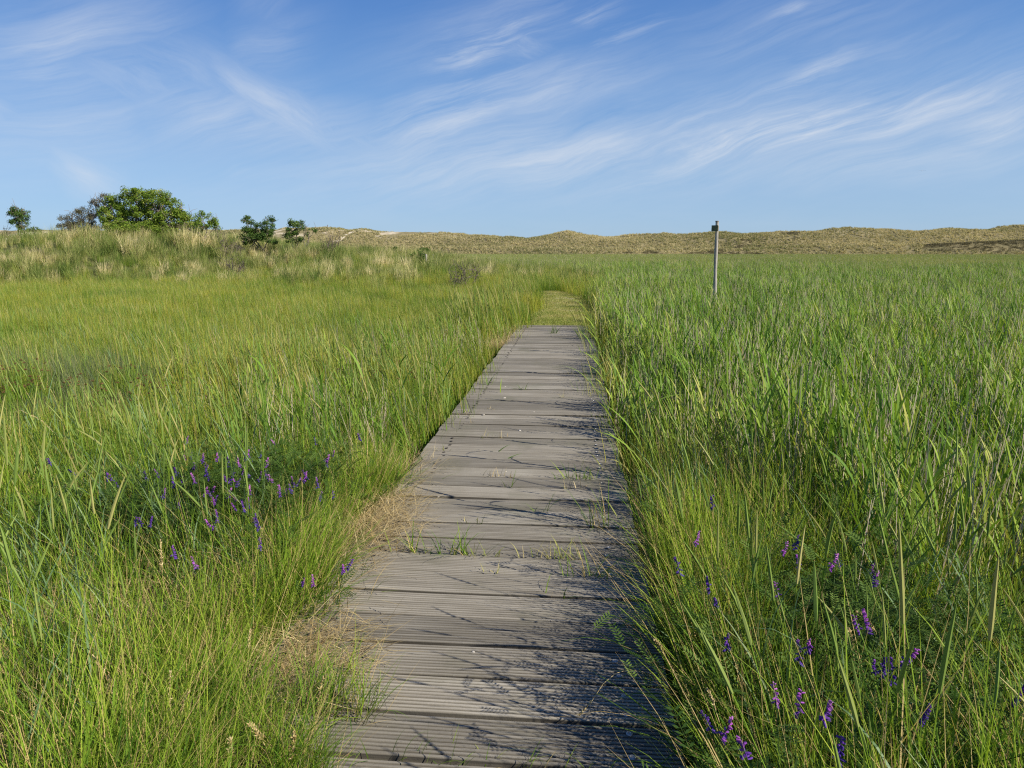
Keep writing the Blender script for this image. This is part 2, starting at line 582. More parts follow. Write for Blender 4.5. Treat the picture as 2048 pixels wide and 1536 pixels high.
M_grey = leafy('grey_shrub_leaf', [(0.0, (0.09, 0.085, 0.05)), (0.5, (0.16, 0.155, 0.085)), (1.0, (0.27, 0.24, 0.13))], patch=0.3, patch_scale=0.6, transl=0.25)
M_vleaf = leafy('vetch_leaf', [(0.0, (0.035, 0.075, 0.014)), (0.6, (0.07, 0.13, 0.022)), (1.0, (0.13, 0.20, 0.042))], patch=0.2, transl=0.28)
M_path = leafy('trodden_grass', [(0.0, (0.16, 0.23, 0.04)), (0.5, (0.31, 0.33, 0.08)), (1.0, (0.54, 0.45, 0.22))], patch=0.5, patch_scale=0.5, transl=0.3)


def plain(name, col, rough=0.6, col2=None, scale=20.0, bump=0.0, metal=0.0, spec=0.3, stretch=(1, 1, 1)):
    m, kk, out = new_mat(name)
    p = kk.node('ShaderNodeBsdfPrincipled')
    tcn = kk.node('ShaderNodeTexCoord')
    vec = kk.mapping(tcn.outputs['Object'], scale=stretch)
    if col2 is not None:
        nz = kk.noise(vec, scale, 5.0, 0.6)
        kk.put(p.inputs['Base Color'], kk.mix(kk.maprange(nz, 0.3, 0.7), col, col2))
        if bump:
            b = kk.node('ShaderNodeBump')
            b.inputs['Strength'].default_value = bump
            b.inputs['Distance'].default_value = 0.01
            kk.put(b.inputs['Height'], nz)
            kk.put(p.inputs['Normal'], b.outputs[0])
    else:
        p.inputs['Base Color'].default_value = (*col, 1)
    p.inputs['Roughness'].default_value = rough
    p.inputs['Metallic'].default_value = metal
    p.inputs['Specular IOR Level'].default_value = spec
    kk.put(out.inputs[0], p.outputs[0])
    return m


M_bark = plain('bark', (0.13, 0.105, 0.08), 0.9, (0.25, 0.21, 0.17), 12.0, 0.5)
M_deadwood = plain('dead_wood', (0.075, 0.055, 0.045), 0.9, (0.18, 0.145, 0.12), 9.0, 0.4)
M_bleached = plain('bleached_wood', (0.42, 0.38, 0.32), 0.9, (0.58, 0.54, 0.46), 9.0, 0.4)
M_post = plain('weathered_post', (0.22, 0.20, 0.175), 0.85, (0.44, 0.41, 0.36), 7.0, 0.5, stretch=(6, 6, 0.8))
M_sign = plain('mossy_board', (0.10, 0.11, 0.05), 0.85, (0.20, 0.18, 0.10), 14.0, 0.4, stretch=(1, 1, 6))
M_cream = plain('elder_blossom', (0.62, 0.60, 0.42), 0.8)
M_purple = leafy('vetch_purple', [(0.0, (0.085, 0.045, 0.30)), (0.45, (0.17, 0.06, 0.36)), (0.75, (0.40, 0.10, 0.48)), (1.0, (0.60, 0.22, 0.60))], patch=0.0, inst=0.8, transl=0.3, tcol=(1, .9, 1.1))
M_shell = plain('shell', (0.52, 0.48, 0.41), 0.6, (0.38, 0.34, 0.28), 60.0)
M_washer = plain('zinc_washer', (0.50, 0.49, 0.47), 0.45, (0.30, 0.28, 0.26), 300.0, metal=0.7)
M_screw = plain('dark_screw', (0.05, 0.045, 0.04), 0.6)
M_birdw = plain('gull_white', (0.7, 0.7, 0.68), 0.7)
M_birdg = plain('gull_grey', (0.22, 0.24, 0.27), 0.7)

# weathered decking
M_deck, kk, out = new_mat('weathered_decking')
geo = kk.node('ShaderNodeNewGeometry')
pos = geo.outputs['Position']
rn = attr(kk, 'rnd')
sh = kk.node('ShaderNodeCombineXYZ')
kk.put(sh.inputs[0], kk.math('MULTIPLY', rn, 37.0))
pv = kk.vmath('ADD', pos, sh.outputs[0])
g1 = kk.noise(kk.mapping(pv, scale=(1.6, 55, 55)), 1.0, 6.0, 0.65, 0.3)
g2 = kk.noise(kk.mapping(pv, scale=(2.2, 5, 5)), 1.0, 4.0, 0.6)
g3 = kk.noise(kk.mapping(pos, scale=(1, 1, 1)), 90.0, 4.0, 0.7)
c = kk.ramp(g1, [(0.25, (0.120, 0.106, 0.084)), (0.5, (0.236, 0.213, 0.172)), (0.78, (0.385, 0.355, 0.295))])
c = kk.mix(kk.maprange(g2, 0.35, 0.7, 0.0, 0.5), c, (0.185, 0.165, 0.125))
gg = kk.noise(kk.mapping(pv, scale=(1.1, 2.5, 1)), 0.9, 3.0, 0.5)
c = kk.mix(kk.maprange(gg, 0.55, 0.72, 0.0, 0.4), c, (0.385, 0.36, 0.30))
hs = kk.node('ShaderNodeHueSaturation')
kk.put(hs.inputs['Color'], c)
kk.put(hs.inputs['Value'], kk.maprange(rn, 0, 1, 0.74, 1.28))
c = kk.mix(kk.maprange(g3, 0.66, 0.74, 0.0, 0.55), hs.outputs[0], (0.46, 0.45, 0.41))
c = kk.mix(kk.maprange(g3, 0.36, 0.28, 0.0, 0.5), c, (0.07, 0.065, 0.05))
alg = kk.noise(pos, 1.6, 5.0, 0.65)
c = kk.mix(kk.maprange(alg, 0.54, 0.70, 0.0, 0.5), c, (0.125, 0.125, 0.075))
c = kk.mix(kk.maprange(kk.noise(kk.mapping(pv, scale=(3.0, 120, 60)), 1.0, 3.0, 0.6), 0.66, 0.72, 0.0, 0.8), c, (0.05, 0.044, 0.036))
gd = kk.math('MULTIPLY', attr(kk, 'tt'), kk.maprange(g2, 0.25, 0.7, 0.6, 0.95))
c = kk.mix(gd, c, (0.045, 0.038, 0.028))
p = kk.node('ShaderNodeBsdfPrincipled')
kk.put(p.inputs['Base Color'], c)
p.inputs['Roughness'].default_value = 0.78
p.inputs['Specular IOR Level'].default_value = 0.3
b = kk.node('ShaderNodeBump')
b.inputs['Strength'].default_value = 0.5
b.inputs['Distance'].default_value = 0.004
kk.put(b.inputs['Height'], kk.math('ADD', g1, kk.math('MULTIPLY', g3, 0.5)))
kk.put(p.inputs['Normal'], b.outputs[0])
kk.put(out.inputs[0], p.outputs[0])

# soil and turf under the grass
M_ground, kk, out = new_mat('marsh_soil')
geo = kk.node('ShaderNodeNewGeometry')
pos = geo.outputs['Position']
n1 = kk.noise(pos, 0.25, 4.0, 0.6)
n2 = kk.noise(pos, 9.0, 5.0, 0.65)
c = kk.ramp(n1, [(0.3, (0.075, 0.095, 0.028)), (0.55, (0.10, 0.115, 0.035)), (0.75, (0.13, 0.115, 0.05))])
c = kk.mix(kk.maprange(n2, 0.42, 0.62, 0.0, 0.75), c, (0.062, 0.050, 0.028))
spn = kk.node('ShaderNodeSeparateXYZ')
kk.put(spn.inputs[0], pos)
# trodden path: lighter sandy middle
px_ = kk.math('ABSOLUTE', kk.math('ADD', spn.outputs[0], 0.30))
pm = kk.math('MULTIPLY', kk.maprange(px_, 0.95, 0.55), kk.maprange(spn.outputs[1], 15.4, 15.8))
pm = kk.math('MULTIPLY', pm, kk.maprange(spn.outputs[1], 34.0, 32.0))
pcol = kk.mix(kk.maprange(kk.noise(pos, 1.3, 4.0, 0.6), 0.40, 0.62), (0.28, 0.28, 0.09), (0.42, 0.37, 0.21))
sandy = kk.math('MULTIPLY', kk.maprange(spn.outputs[1], 19.0, 24.0, 0.25, 1.0), kk.maprange(kk.noise(pos, 0.9, 3.0), 0.34, 0.50))
pcol = kk.mix(kk.math('MULTIPLY', sandy, 0.8), pcol, (0.36, 0.32, 0.19))
hx = kk.math('MULTIPLY', kk.math('ADD', spn.outputs[0], 6.8), 1 / 2.3)
hy = kk.math('MULTIPLY', kk.math('ADD', spn.outputs[1], -7.6), 1 / 0.9)
hm_ = kk.math('POWER', 2.718, kk.math('MULTIPLY', kk.math('ADD', kk.math('MULTIPLY', hx, hx), kk.math('MULTIPLY', hy, hy)), -1.0))
c = kk.mix(kk.math('MULTIPLY', hm_, 0.85), c, (0.055, 0.035, 0.016))
c = kk.mix(pm, c, pcol)
p = kk.node('ShaderNodeBsdfPrincipled')
kk.put(p.inputs['Base Color'], c)
p.inputs['Roughness'].default_value = 0.95
p.inputs['Specular IOR Level'].default_value = 0.1
b = kk.node('ShaderNodeBump')
b.inputs['Strength'].default_value = 0.8
b.inputs['Distance'].default_value = 0.03
kk.put(b.inputs['Height'], n2)
kk.put(p.inputs['Normal'], b.outputs[0])
kk.put(out.inputs[0], p.outputs[0])

# dune sand and turf
M_dune, kk, out = new_mat('dune_turf')
geo = kk.node('ShaderNodeNewGeometry')
pos = geo.outputs['Position']
n1 = kk.noise(pos, 0.03, 5.0, 0.6)
n2 = kk.noise(pos, 0.5, 4.0, 0.65)
n3 = kk.noise(kk.mapping(pos, scale=(1, 1, 2)), 0.045, 4.0, 0.6)
c = kk.ramp(n1, [(0.3, (0.15, 0.14, 0.065)), (0.5, (0.24, 0.20, 0.10)), (0.7, (0.31, 0.26, 0.14))])
c = kk.mix(kk.maprange(n2, 0.4, 0.65, 0.0, 0.7), c, (0.12, 0.11, 0.055))
spn = kk.node('ShaderNodeSeparateXYZ')
kk.put(spn.inputs[0], pos)
crest = kk.maprange(spn.outputs[2], 8.0, 11.0)
leftish = kk.maprange(spn.outputs[0], -60.0, -110.0, 0.25, 1.0)
sm = kk.math('MULTIPLY', kk.math('MULTIPLY', crest, leftish), kk.maprange(n3, 0.50, 0.58))
c = kk.mix(sm, c, (0.58, 0.50, 0.37))
p = kk.node('ShaderNodeBsdfPrincipled')
kk.put(p.inputs['Base Color'], c)
p.inputs['Roughness'].default_value = 0.95
p.inputs['Specular IOR Level'].default_value = 0.1
kk.put(out.inputs[0], p.outputs[0])
M_sand = plain('bare_sand', (0.60, 0.53, 0.40), 0.95, (0.50, 0.43, 0.31), 0.4)


# ------------------------------------------------------------------ the ground, hills
def grid_mesh(name, X, Y, Z, mat):
    nr, nc = X.shape
    v = np.stack([X, Y, Z], -1).reshape(-1, 3)
    i, j = np.meshgrid(np.arange(nr - 1), np.arange(nc - 1), indexing='ij')
    a = (i * nc + j).ravel()
    f = np.stack([a, a + 1, a + nc + 1, a + nc], 1)
    me = bpy.data.meshes.new(name)
    me.vertices.add(len(v))
    me.vertices.foreach_set('co', v.astype(np.float32).ravel())
    me.loops.add(f.size)
    me.loops.foreach_set('vertex_index', f.astype(np.int32).ravel())
    me.polygons.add(len(f))
    me.polygons.foreach_set('loop_start', np.arange(0, f.size, 4, dtype=np.int32))
    me.polygons.foreach_set('use_smooth', np.ones(len(f), dtype=bool))
    me.update(calc_edges=True)
    me.materials.append(mat)
    o = bpy.data.objects.new(name, me)
    COL.objects.link(o)
    return o


def graded(lo, hi, near_lo, near_hi, step, grow):
    xs = list(np.arange(near_lo, near_hi + 1e-6, step))
    s = step
    x = xs[-1]
    while x < hi:
        s *= grow
        x += s
        xs.append(min(x, hi))
    s, x, pre = step, xs[0], []
    while x > lo:
        s *= grow
        x -= s
        pre.append(max(x, lo))
    return np.array(pre[::-1] + xs)


gx = graded(-3000, 3000, -9, 9, 0.15, 1.055)
gy = graded(-2000, 5000, -3, 22, 0.15, 1.045)
X, Y = np.meshgrid(gx, gy)
o = grid_mesh('ground', X, Y, ground_z(X, Y), M_ground)
tag(o, 'flat marsh ground rising to a grassy hummock on the left', 'ground', kind='structure')

dx_ = np.arange(-520, 640, 2.2)
dy_ = np.arange(272, 520, 2.2)
X, Y = np.meshgrid(dx_, dy_)
o = grid_mesh('hills', X, Y, dune_z(X, Y), M_dune)
tag(o, 'long ridge of pale grassy sand dunes along the horizon', 'dunes', kind='structure')

# sandy track up the dune face at the left
trk = MB()
TP = [(668, 484), (680, 478), (694, 471), (703, 464)]
pts = []
for (a, b_) in zip(np.linspace(300, 390, 46), [0] * 46):
    pass
def dune_hit(px, py):
    d = ray(px, py)
    ts = np.linspace(285, 430, 600) / d[1]
    P = np.array([0, 0, CAM_Z])[None] + ts[:, None] * d[None]
    hz = dune_z(P[:, 0], P[:, 1])
    w = np.nonzero(hz > P[:, 2])[0]
    return P[w[0]] if len(w) else P[-1]
tp = np.array([dune_hit(*q) for q in TP])
s_ = np.linspace(0, len(tp) - 1, 40)
cx_ = np.interp(s_, np.arange(len(tp)), tp[:, 0]) + 1.2 * np.sin(s_ * 2.4)
cy_ = np.interp(s_, np.arange(len(tp)), tp[:, 1])
wv_ = 1.3 + 0.5 * np.sin(s_ * 5.1)
L_ = np.stack([cx_ - wv_, cy_, dune_z(cx_ - wv_, cy_) + 0.12], 1)
R2 = np.stack([cx_ + wv_, cy_, dune_z(cx_ + wv_, cy_) + 0.12], 1)
v = np.stack([L_, R2], 1).reshape(-1, 3)
trk.add(v, [(2 * i, 2 * i + 1, 2 * i + 3, 2 * i + 2) for i in range(39)])
tag(trk.build('path', M_sand), 'pale sandy track climbing the dune face behind the small trees', 'path', kind='structure')


# ------------------------------------------------------------------ scattered vegetation that nobody could count
def gn_scatter(name, label, cat, protos, P, rotz, scl, idx, tilt=None):
    """one object: a cloud of points carrying an instanced tuft each"""
    me = bpy.data.meshes.new(name)
    n = len(P)
    me.vertices.add(n)
    me.vertices.foreach_set('co', np.asarray(P, np.float32).ravel())
    rot = np.zeros((n, 3), np.float32)
    rot[:, 2] = rotz
    if tilt is not None:
        rot[:, :2] = tilt
    a = me.attributes.new('rot', 'FLOAT_VECTOR', 'POINT')
    a.data.foreach_set('vector', rot.ravel())
    sc3 = np.asarray(scl, np.float32)
    if sc3.ndim == 1:
        sc3 = np.repeat(sc3[:, None], 3, 1)
    a = me.attributes.new('scl', 'FLOAT_VECTOR', 'POINT')
    a.data.foreach_set('vector', sc3.ravel())
    a = me.attributes.new('idx', 'INT', 'POINT')
    a.data.foreach_set('value', np.asarray(idx, np.int32))
    me.update()
    o = bpy.data.objects.new(name, me)
    COL.objects.link(o)
    ng = bpy.data.node_groups.new(name + '_scatter', 'GeometryNodeTree')
    ng.interface.new_socket('Geometry', in_out='INPUT', socket_type='NodeSocketGeometry')
    ng.interface.new_socket('Geometry', in_out='OUTPUT', socket_type='NodeSocketGeometry')
    N, Lk = ng.nodes, ng.links
    gi, go = N.new('NodeGroupInput'), N.new('NodeGroupOutput')
    join = N.new('GeometryNodeJoinGeometry')
    for po in reversed(protos):
        oi = N.new('GeometryNodeObjectInfo')
        oi.inputs['Object'].default_value = po
        if 'As Instance' in oi.inputs:
            oi.inputs['As Instance'].default_value = False
        g2i = N.new('GeometryNodeGeometryToInstance')
        Lk.new(oi.outputs['Geometry'], g2i.inputs[0])
        Lk.new(g2i.outputs[0], join.inputs[0])
    iop = N.new('GeometryNodeInstanceOnPoints')
    Lk.new(gi.outputs[0], iop.inputs['Points'])
    Lk.new(join.outputs[0], iop.inputs['Instance'])
    iop.inputs['Pick Instance'].default_value = True

    def named(nm, typ):
        q = N.new('GeometryNodeInputNamedAttribute')
        q.data_type = typ
        q.inputs['Name'].default_value = nm
        return next(s for s in q.outputs if s.enabled and s.name == 'Attribute')
    Lk.new(named('idx', 'INT'), iop.inputs['Instance Index'])
    Lk.new(named('scl', 'FLOAT_VECTOR'), iop.inputs['Scale'])
    e2r = N.new('FunctionNodeEulerToRotation')
    Lk.new(named('rot', 'FLOAT_VECTOR'), e2r.inputs[0])
    Lk.new(e2r.outputs[0], iop.inputs['Rotation'])
    Lk.new(iop.outputs[0], go.inputs[0])
    mod = o.modifiers.new('scatter', 'NODES')
    mod.node_group = ng
    return tag(o, label, cat, kind='stuff')


def wedge(rng, rings, az0=-54, az1=48, keep=None):
    """points over the ground ahead; rings: (r0, r1, points per square metre)"""
    out = []
    for r0, r1, dens in rings:
        a0, a1 = (R_(az0), R_(az1)) if r0 > 5 else (R_(-100), R_(100))
        n = int(dens * (a1 - a0) / 2 * (r1 * r1 - r0 * r0))
        r = np.sqrt(r0 * r0 + (r1 * r1 - r0 * r0) * rng.random(n))
        a = a0 + (a1 - a0) * rng.random(n)
        out.append(np.stack([r * np.sin(a), r * np.cos(a)], 1))
    q = np.concatenate(out)
    if keep is not None:
        q = q[rng.random(len(q)) < keep(q[:, 0], q[:, 1])]
    return q


def lift(q, dz=0.0, zf=ground_z):
    return np.stack([q[:, 0], q[:, 1], zf(q[:, 0], q[:, 1]) + dz], 1)


def off_deck(x, y, ml=0.06, mr=0.06):
    return ~((x > DX0 - ml) & (x < DX1 + mr) & (y < DY1 + 0.05))


def off_path(x, y, hw=1.02):
    w = hw * (1 - 0.25 * sstep(26, 33, y)) + 0.5 * (vnoise(x * 0 + np.sign(x + 0.3), y, 0.6, 77) - 0.5) + 0.35 * (vnoise(x, y, 2.5, 78) - 0.5)
    return ~((np.abs(x - path_x(y)) < w) & (y > 15.4) & (y < 32.5))


def proto(mb, name, mats):
    return mb.build(name, mats, link=False)


# vetch patches (tangled dark leaves, lower and thinner grass)
VP = [(-1.95, 3.95, 0.72, 0.72), (-2.75, 3.7, 0.45, 0.4), (0.85, 2.0, 0.42, 0.45), (1.1, 2.65, 0.5, 0.35)]


def in_vetch(x, y):
    m = np.zeros_like(x)
    for cx0, cy0, rx, ry in VP:
        m = np.maximum(m, np.exp(-(((x - cx0) / rx) ** 2 + ((y - cy0) / ry) ** 2) * 1.2))
    return m


# --- fine grass close to the boardwalk
rng = np.random.default_rng(11)
fine = []
for i in range(7):
    mb = MB()
    mb.blades(rng, 22, 0.13, (0.20, 0.52), (0.0036, 0.0066), (0.02, 0.55), (0.2, 1.7), 5, 0.0, 0.88)
    mb.blades(rng, 7, 0.13, (0.28, 0.56), (0.0060, 0.0098), (0.10, 0.75), (0.1, 1.5), 5, 0.0, 0.80)
    mb.blades(rng, 9, 0.12, (0.40, 0.70), (0.0030, 0.0052), (0.02, 0.30), (0.1, 0.9), 5, 0.35, 0.92)
    mb.blades(rng, 7, 0.14, (0.12, 0.36), (0.0022, 0.0040), (0.3, 1.3), (0.3, 1.4), 4, 0.88, 1.0)
    mb.blades(rng, 4 if i % 2 else 7, 0.14, (0.40, 0.72), (0.0020, 0.0034), (0.05, 0.75), (0.0, 0.8), 4, 0.92, 1.0)
    fine.append(proto(mb, 'fine_tuft', M_fine))


def keep_fine(x, y):
    left = x < DX0 - 0.05
    right = x > DX1 + 0.12 + 0.10 * (y < 2.6)
    d = np.where(left, 1.0 - 0.55 * sstep(7, 12, y), 0.0)
    rr = np.where(right, np.where(y < 5.2 + 0.5 * np.sin(x * 3), 1.0, 0.75), 0.0)
    d = np.maximum(d, rr) * (1 - np.where(x > 0, 0.90, 0.66) * in_vetch(x, y))
    hol = np.exp(-(((x + 6.8) / 2.3) ** 2 + ((y - 7.6) / 0.95) ** 2))
    return d * np.clip(1.0 - 2.2 * hol, 0, 1) * off_path(x, y)


q = wedge(rng, [(0.7, 4.0, 60), (4.0, 8.0, 42), (8.0, 14.0, 20)], keep=keep_fine)
n = len(q)
P = lift(q)
edge_d = np.minimum(np.abs(q[:, 0] - DX0), np.abs(q[:, 0] - DX1))
sc = 0.62 + 0.5 * rng.random(n) + 0.55 * (fbm(q[:, 0], q[:, 1], 1.3, 2, 3) - 0.5)
sc *= 1 - 0.30 * np.clip(in_vetch(q[:, 0], q[:, 1]), 0, 1)
sc *= 1 - 0.35 * sstep(4.5, 6.0, q[:, 1]) * (q[:, 0] < -2.6)
sc = sc * np.where(q[:, 0] < 0, 1.0, 1.15)
sc *= np.where(q[:, 0] > 0, np.where(q[:, 1] > 5, 0.85, np.where((q[:, 1] < 1.75) & (q[:, 0] > 0.45), 1.45, 1.0)), 1.0)  # right of the nearest boards tufts are enlarged to widen their shade on the deck
rz = rng.random(n) * 6.283
tl = rng.normal(0, 0.10, (n, 2)) + np.stack([-0.08 * np.sin(rz), -0.08 * np.cos(rz)], 1) * (q[:, :1] < -2)
# along the deck the tufts lean out over the boards
ne = 210
ey = 0.9 + 3.9 * rng.random(ne)
heap = np.maximum(np.exp(-((ey - 3.92) / 0.45) ** 2), np.exp(-((ey - 2.45) / 0.28) ** 2))
ex = DX0 - 0.02 - 0.24 * rng.random(ne) - 0.10 * heap
P2 = np.stack([ex, ey, ground_z(ex, ey) + 0.04], 1)
rz2 = rng.random(ne) * 6.283
lean_ = (0.10 + 0.50 * rng.random(ne)) * (0.60 + 0.6 * vnoise(ey * 0, ey, 1.3, 61))
la_ = rz2 + rng.normal(0, 0.8, ne)
ne3 = 130
ey3 = 1.0 + 2.6 * rng.random(ne3)
ex3 = DX1 + 0.18 + 0.14 * rng.random(ne3)
P3 = np.stack([ex3, ey3, ground_z(ex3, ey3)], 1)
rz3 = rng.random(ne3) * 6.283
lean3 = -0.10 * rng.random(ne3)
ne4 = 90
ey4 = 1.15 + 1.1 * rng.random(ne4)
ex4 = DX0 + 0.02 + 0.50 * rng.random(ne4) ** 1.6
P4 = np.stack([ex4, ey4, np.full(ne4, 0.004)], 1)
rz4 = rng.random(ne4) * 6.283
lean4 = 0.2 + 0.4 * rng.random(ne4)
ne5 = 40  # extra tall tufts, mostly below the view, added to lengthen shade on the boards
ex5 = DX1 + 0.24 + 0.85 * rng.random(ne5)
ey5 = 0.75 + 1.05 * rng.random(ne5)
P5 = np.stack([ex5, ey5, ground_z(ex5, ey5)], 1)
P = np.concatenate([P, P2, P3, P4, P5])
rz = np.concatenate([rz, rz2, rz3, rz4, rng.random(ne5) * 6.283])
tl5 = rng.normal(0, 0.05, (ne5, 2))
sc5 = 1.25 + 0.35 * rng.random(ne5)
tl = np.concatenate([tl, np.stack([lean_ * np.sin(la_), lean_ * np.cos(la_)], 1), np.stack([lean3 * np.sin(rz3), lean3 * np.cos(rz3)], 1), np.stack([lean4 * np.sin(rz4), lean4 * np.cos(rz4)], 1), tl5])
sc = np.concatenate([sc, (0.75 + 0.4 * rng.random(ne)) * (1 - 0.45 * heap), 0.95 + 0.35 * rng.random(ne3), 0.38 + 0.25 * rng.random(ne4), sc5])
n = len(P)
gn_scatter('meadow_grass', 'fine yellow-green grass crowding both sides of the boardwalk close by', 'grass', fine, P, rz, sc, rng.integers(0, 7, n), tl)

# --- flowering stems with pale green spikes, close by on the left and thinly on the right
spk = []
for i in range(6):
    mb = MB()
    for j in range(3):
        a, b_ = rng.random() * 6.28, rng.random() * 0.14
        x0, y0 = math.cos(a) * b_, math.sin(a) * b_
        h = 0.50 + 0.34 * rng.random()
        ln = rng.normal(0, 0.05, 2)
        t = np.linspace(0, 1, 6)
        st = np.stack([x0 + ln[0] * t ** 2 * 1.6, y0 + ln[1] * t ** 2 * 1.6, h * t], 1)
        mb.tube(st, np.linspace(0.0016, 0.0011, 6), 3, 0.3 + 0.3 * rng.random(), False, 0)
        d = st[-1] - st[-2]
        d /= np.linalg.norm(d)
        hl = 0.11 + 0.09 * rng.random()
        tt = np.linspace(0, 1, 8)
        hp = st[-1] + d * hl * tt[:, None] + np.array([ln[0], ln[1], 0]) * (0.15 * tt[:, None] ** 2)
        rad = 0.0038 * np.sin(np.clip(tt * 0.92 + 0.08, 0, 1) * math.pi) ** 0.6 * (1 + 0.25 * np.cos(tt * 40)) + 0.0006
        mb.tube(hp, rad, 5, 0.2 + 0.75 * rng.random() ** 1.5, True, 1)
        for lf in range(4):
            hb = 0.10 + 0.5 * rng.random()
            bp = np.array([[np.interp(hb, t, st[:, 0]), np.interp(hb, t, st[:, 1]), hb * h]])
            mb.blades(rng, 1, 0, (0.18, 0.34), (0.005, 0.008), (0.25, 0.6), (0.3, 1.3), 4, 0.1, 0.9, base=bp, mi=2)
    spk.append(proto(mb, 'spike_tuft', [M_fine, M_spike, M_couch, M_straw]))
q = wedge(rng, [(1.0, 5.5, 19), (5.5, 10.0, 9), (10, 16, 3)], keep=lambda x, y: np.where(x < DX0 - 0.15, 1.0, np.where(x > DX1 + 0.12, 1.0 * (y < 4.4), 0)) * (0.35 + 0.9 * vnoise(x, y, 0.9, 4)) * np.clip(1 - 1.6 * np.exp(-(((x + 6.8) / 2.3) ** 2 + ((y - 7.4) / 1.2) ** 2)), 0, 1))
n = len(q)
rz = rng.random(n) * 6.283
wl = -0.13 + 0.07 * rng.normal(0, 1, n)
tl = np.stack([wl * np.sin(rz), wl * np.cos(rz)], 1) + rng.normal(0, 0.06, (n, 2))
gn_scatter('flowering_grass', 'tall grass stems with pale green spikes rising over the near grass', 'grass', spk, lift(q), rz, 0.75 + 0.45 * rng.random(n), rng.integers(0, 6, n), tl)

# --- meadow on the left, up to the hummock, and beyond the path
mead = []
for i in range(6):
    mb = MB()
    mb.blades(rng, 64, 0.30, (0.26, 0.58), (0.0045, 0.008), (0.02, 0.28), (0.05, 0.8), 4, 0.0, 0.92, bias=(2.8, 0.45))
    mb.blades(rng, 9, 0.30, (0.50, 0.76), (0.0035, 0.006), (0.02, 0.2), (0.05, 0.5), 4, 0.7, 1.0, bias=(2.8, 0.5))
    for j in range(5):
        a, b_ = rng.random() * 6.28, 0.30 * math.sqrt(rng.random())
        x0, y0, h = math.cos(a) * b_, math.sin(a) * b_, 0.44 + 0.28 * rng.random()
        lx, ly = -0.10 + 0.10 * rng.normal(), 0.08 * rng.normal()
        t = np.array([0, 0.6, 0.8, 0.9, 1.0])
        mb.tube(np.stack([x0 + lx * t ** 2, y0 + ly * t ** 2, h * t], 1), [0.0014, 0.0014, 0.0040, 0.0034, 0.0010], 3, rng.random(), False, 1)
    mead.append(proto(mb, 'meadow_tuft', [M_mead, M_spike]))


def reed_side(x, y):
    """1 where the reed bed is, 0 over the meadow"""
    edge = np.where(y < 15.5, DX1 + 0.42 + 0.25 * np.sin(y * 1.7), 0.62 + 0.05 * (y - 15.5)) + 1.2 * (fbm(x, y, 0.16, 2, 14) - 0.5) * sstep(12, 20, y)
    edge = np.where(y > 34, 2.6 - 0.16 * (y - 34), edge)
    return sstep(-0.3, 0.5, x - edge)


def keep_mead(x, y):
    d = off_deck(x, y) * off_path(x, y) * (1 - 0.8 * reed_side(x, y)) * (1 - 0.75 * sstep(0.6, 2.0, hummock(x, y) + 1.3 * (fbm(x, y, 0.28, 2, 27) - 0.52)))
    hol = np.exp(-(((x + 6.8) / 2.3) ** 2 + ((y - 7.6) / 0.95) ** 2))
    hol = np.maximum(hol, 0.35 * np.exp(-(((x + 7.4) / 2.4) ** 2 + ((y - 9.9) / 1.0) ** 2)))
    return d * (0.45 + 0.85 * fbm(x, y, 0.7, 2, 71)) * np.clip(1 - 2.2 * hol, 0, 1) * sstep(4.5, 8.5, np.hypot(x, y) + 3 * (x > DX0))


q = wedge(rng, [(5.0, 12.0, 24), (12, 24, 14), (24, 45, 8), (45, 75, 3)], az1=30, keep=keep_mead)
n = len(q)
sc = 0.72 + 0.45 * rng.random(n) + 0.9 * (fbm(q[:, 0], q[:, 1], 0.45, 3, 6) - 0.5)
sc *= (1 + 0.10 * sstep(24, 34, q[:, 1])) * (1 - 0.22 * sstep(9, 12, q[:, 1]) * (q[:, 0] < -2.5))
pe = np.abs(q[:, 0] - np.where(q[:, 1] < 15.4, (DX0 + DX1) / 2, path_x(q[:, 1])))
sc *= 1 + 0.35 * np.exp(-((pe - 1.6) / 0.9) ** 2) * sstep(10, 15, q[:, 1])
gn_scatter('meadow_sward', 'yellow-green meadow grass filling the flat left of the boardwalk to the hummock', 'grass', mead, lift(q), rng.normal(0, 0.5, n), sc, rng.integers(0, 6, n))

# grey-green rushes round the wet hollow
rush = []
M_rush = leafy('rush_grey_green', [(0.0, (0.11, 0.155, 0.065)), (0.6, (0.20, 0.25, 0.11)), (1.0, (0.34, 0.32, 0.19))], patch=0.3, patch_scale=0.8)
for i in range(4):
    mb = MB()
    mb.blades(rng, 46, 0.2, (0.25, 0.50), (0.003, 0.0045), (0.02, 0.3), (0.0, 0.5), 4)
    mb.blades(rng, 14, 0.2, (0.10, 0.30), (0.003, 0.0045), (0.1, 0.7), (0.2, 1.0), 3, 0.8, 1.0)
    rush.append(proto(mb, 'rush_tuft', M_rush))
q = wedge(rng, [(8.6, 14.0, 34)], az1=0, keep=lambda x, y: np.exp(-(((x + 7.4) / 2.6) ** 2 + ((y - 9.9) / 0.9) ** 2)) * (x < -3))
n = len(q)
gn_scatter('rush_patch', 'grey-green rushes behind the dark wet hollow at the left', 'rushes', rush, lift(q), rng.random(n) * 6.28, 0.8 + 0.4 * rng.random(n), rng.integers(0, 4, n))
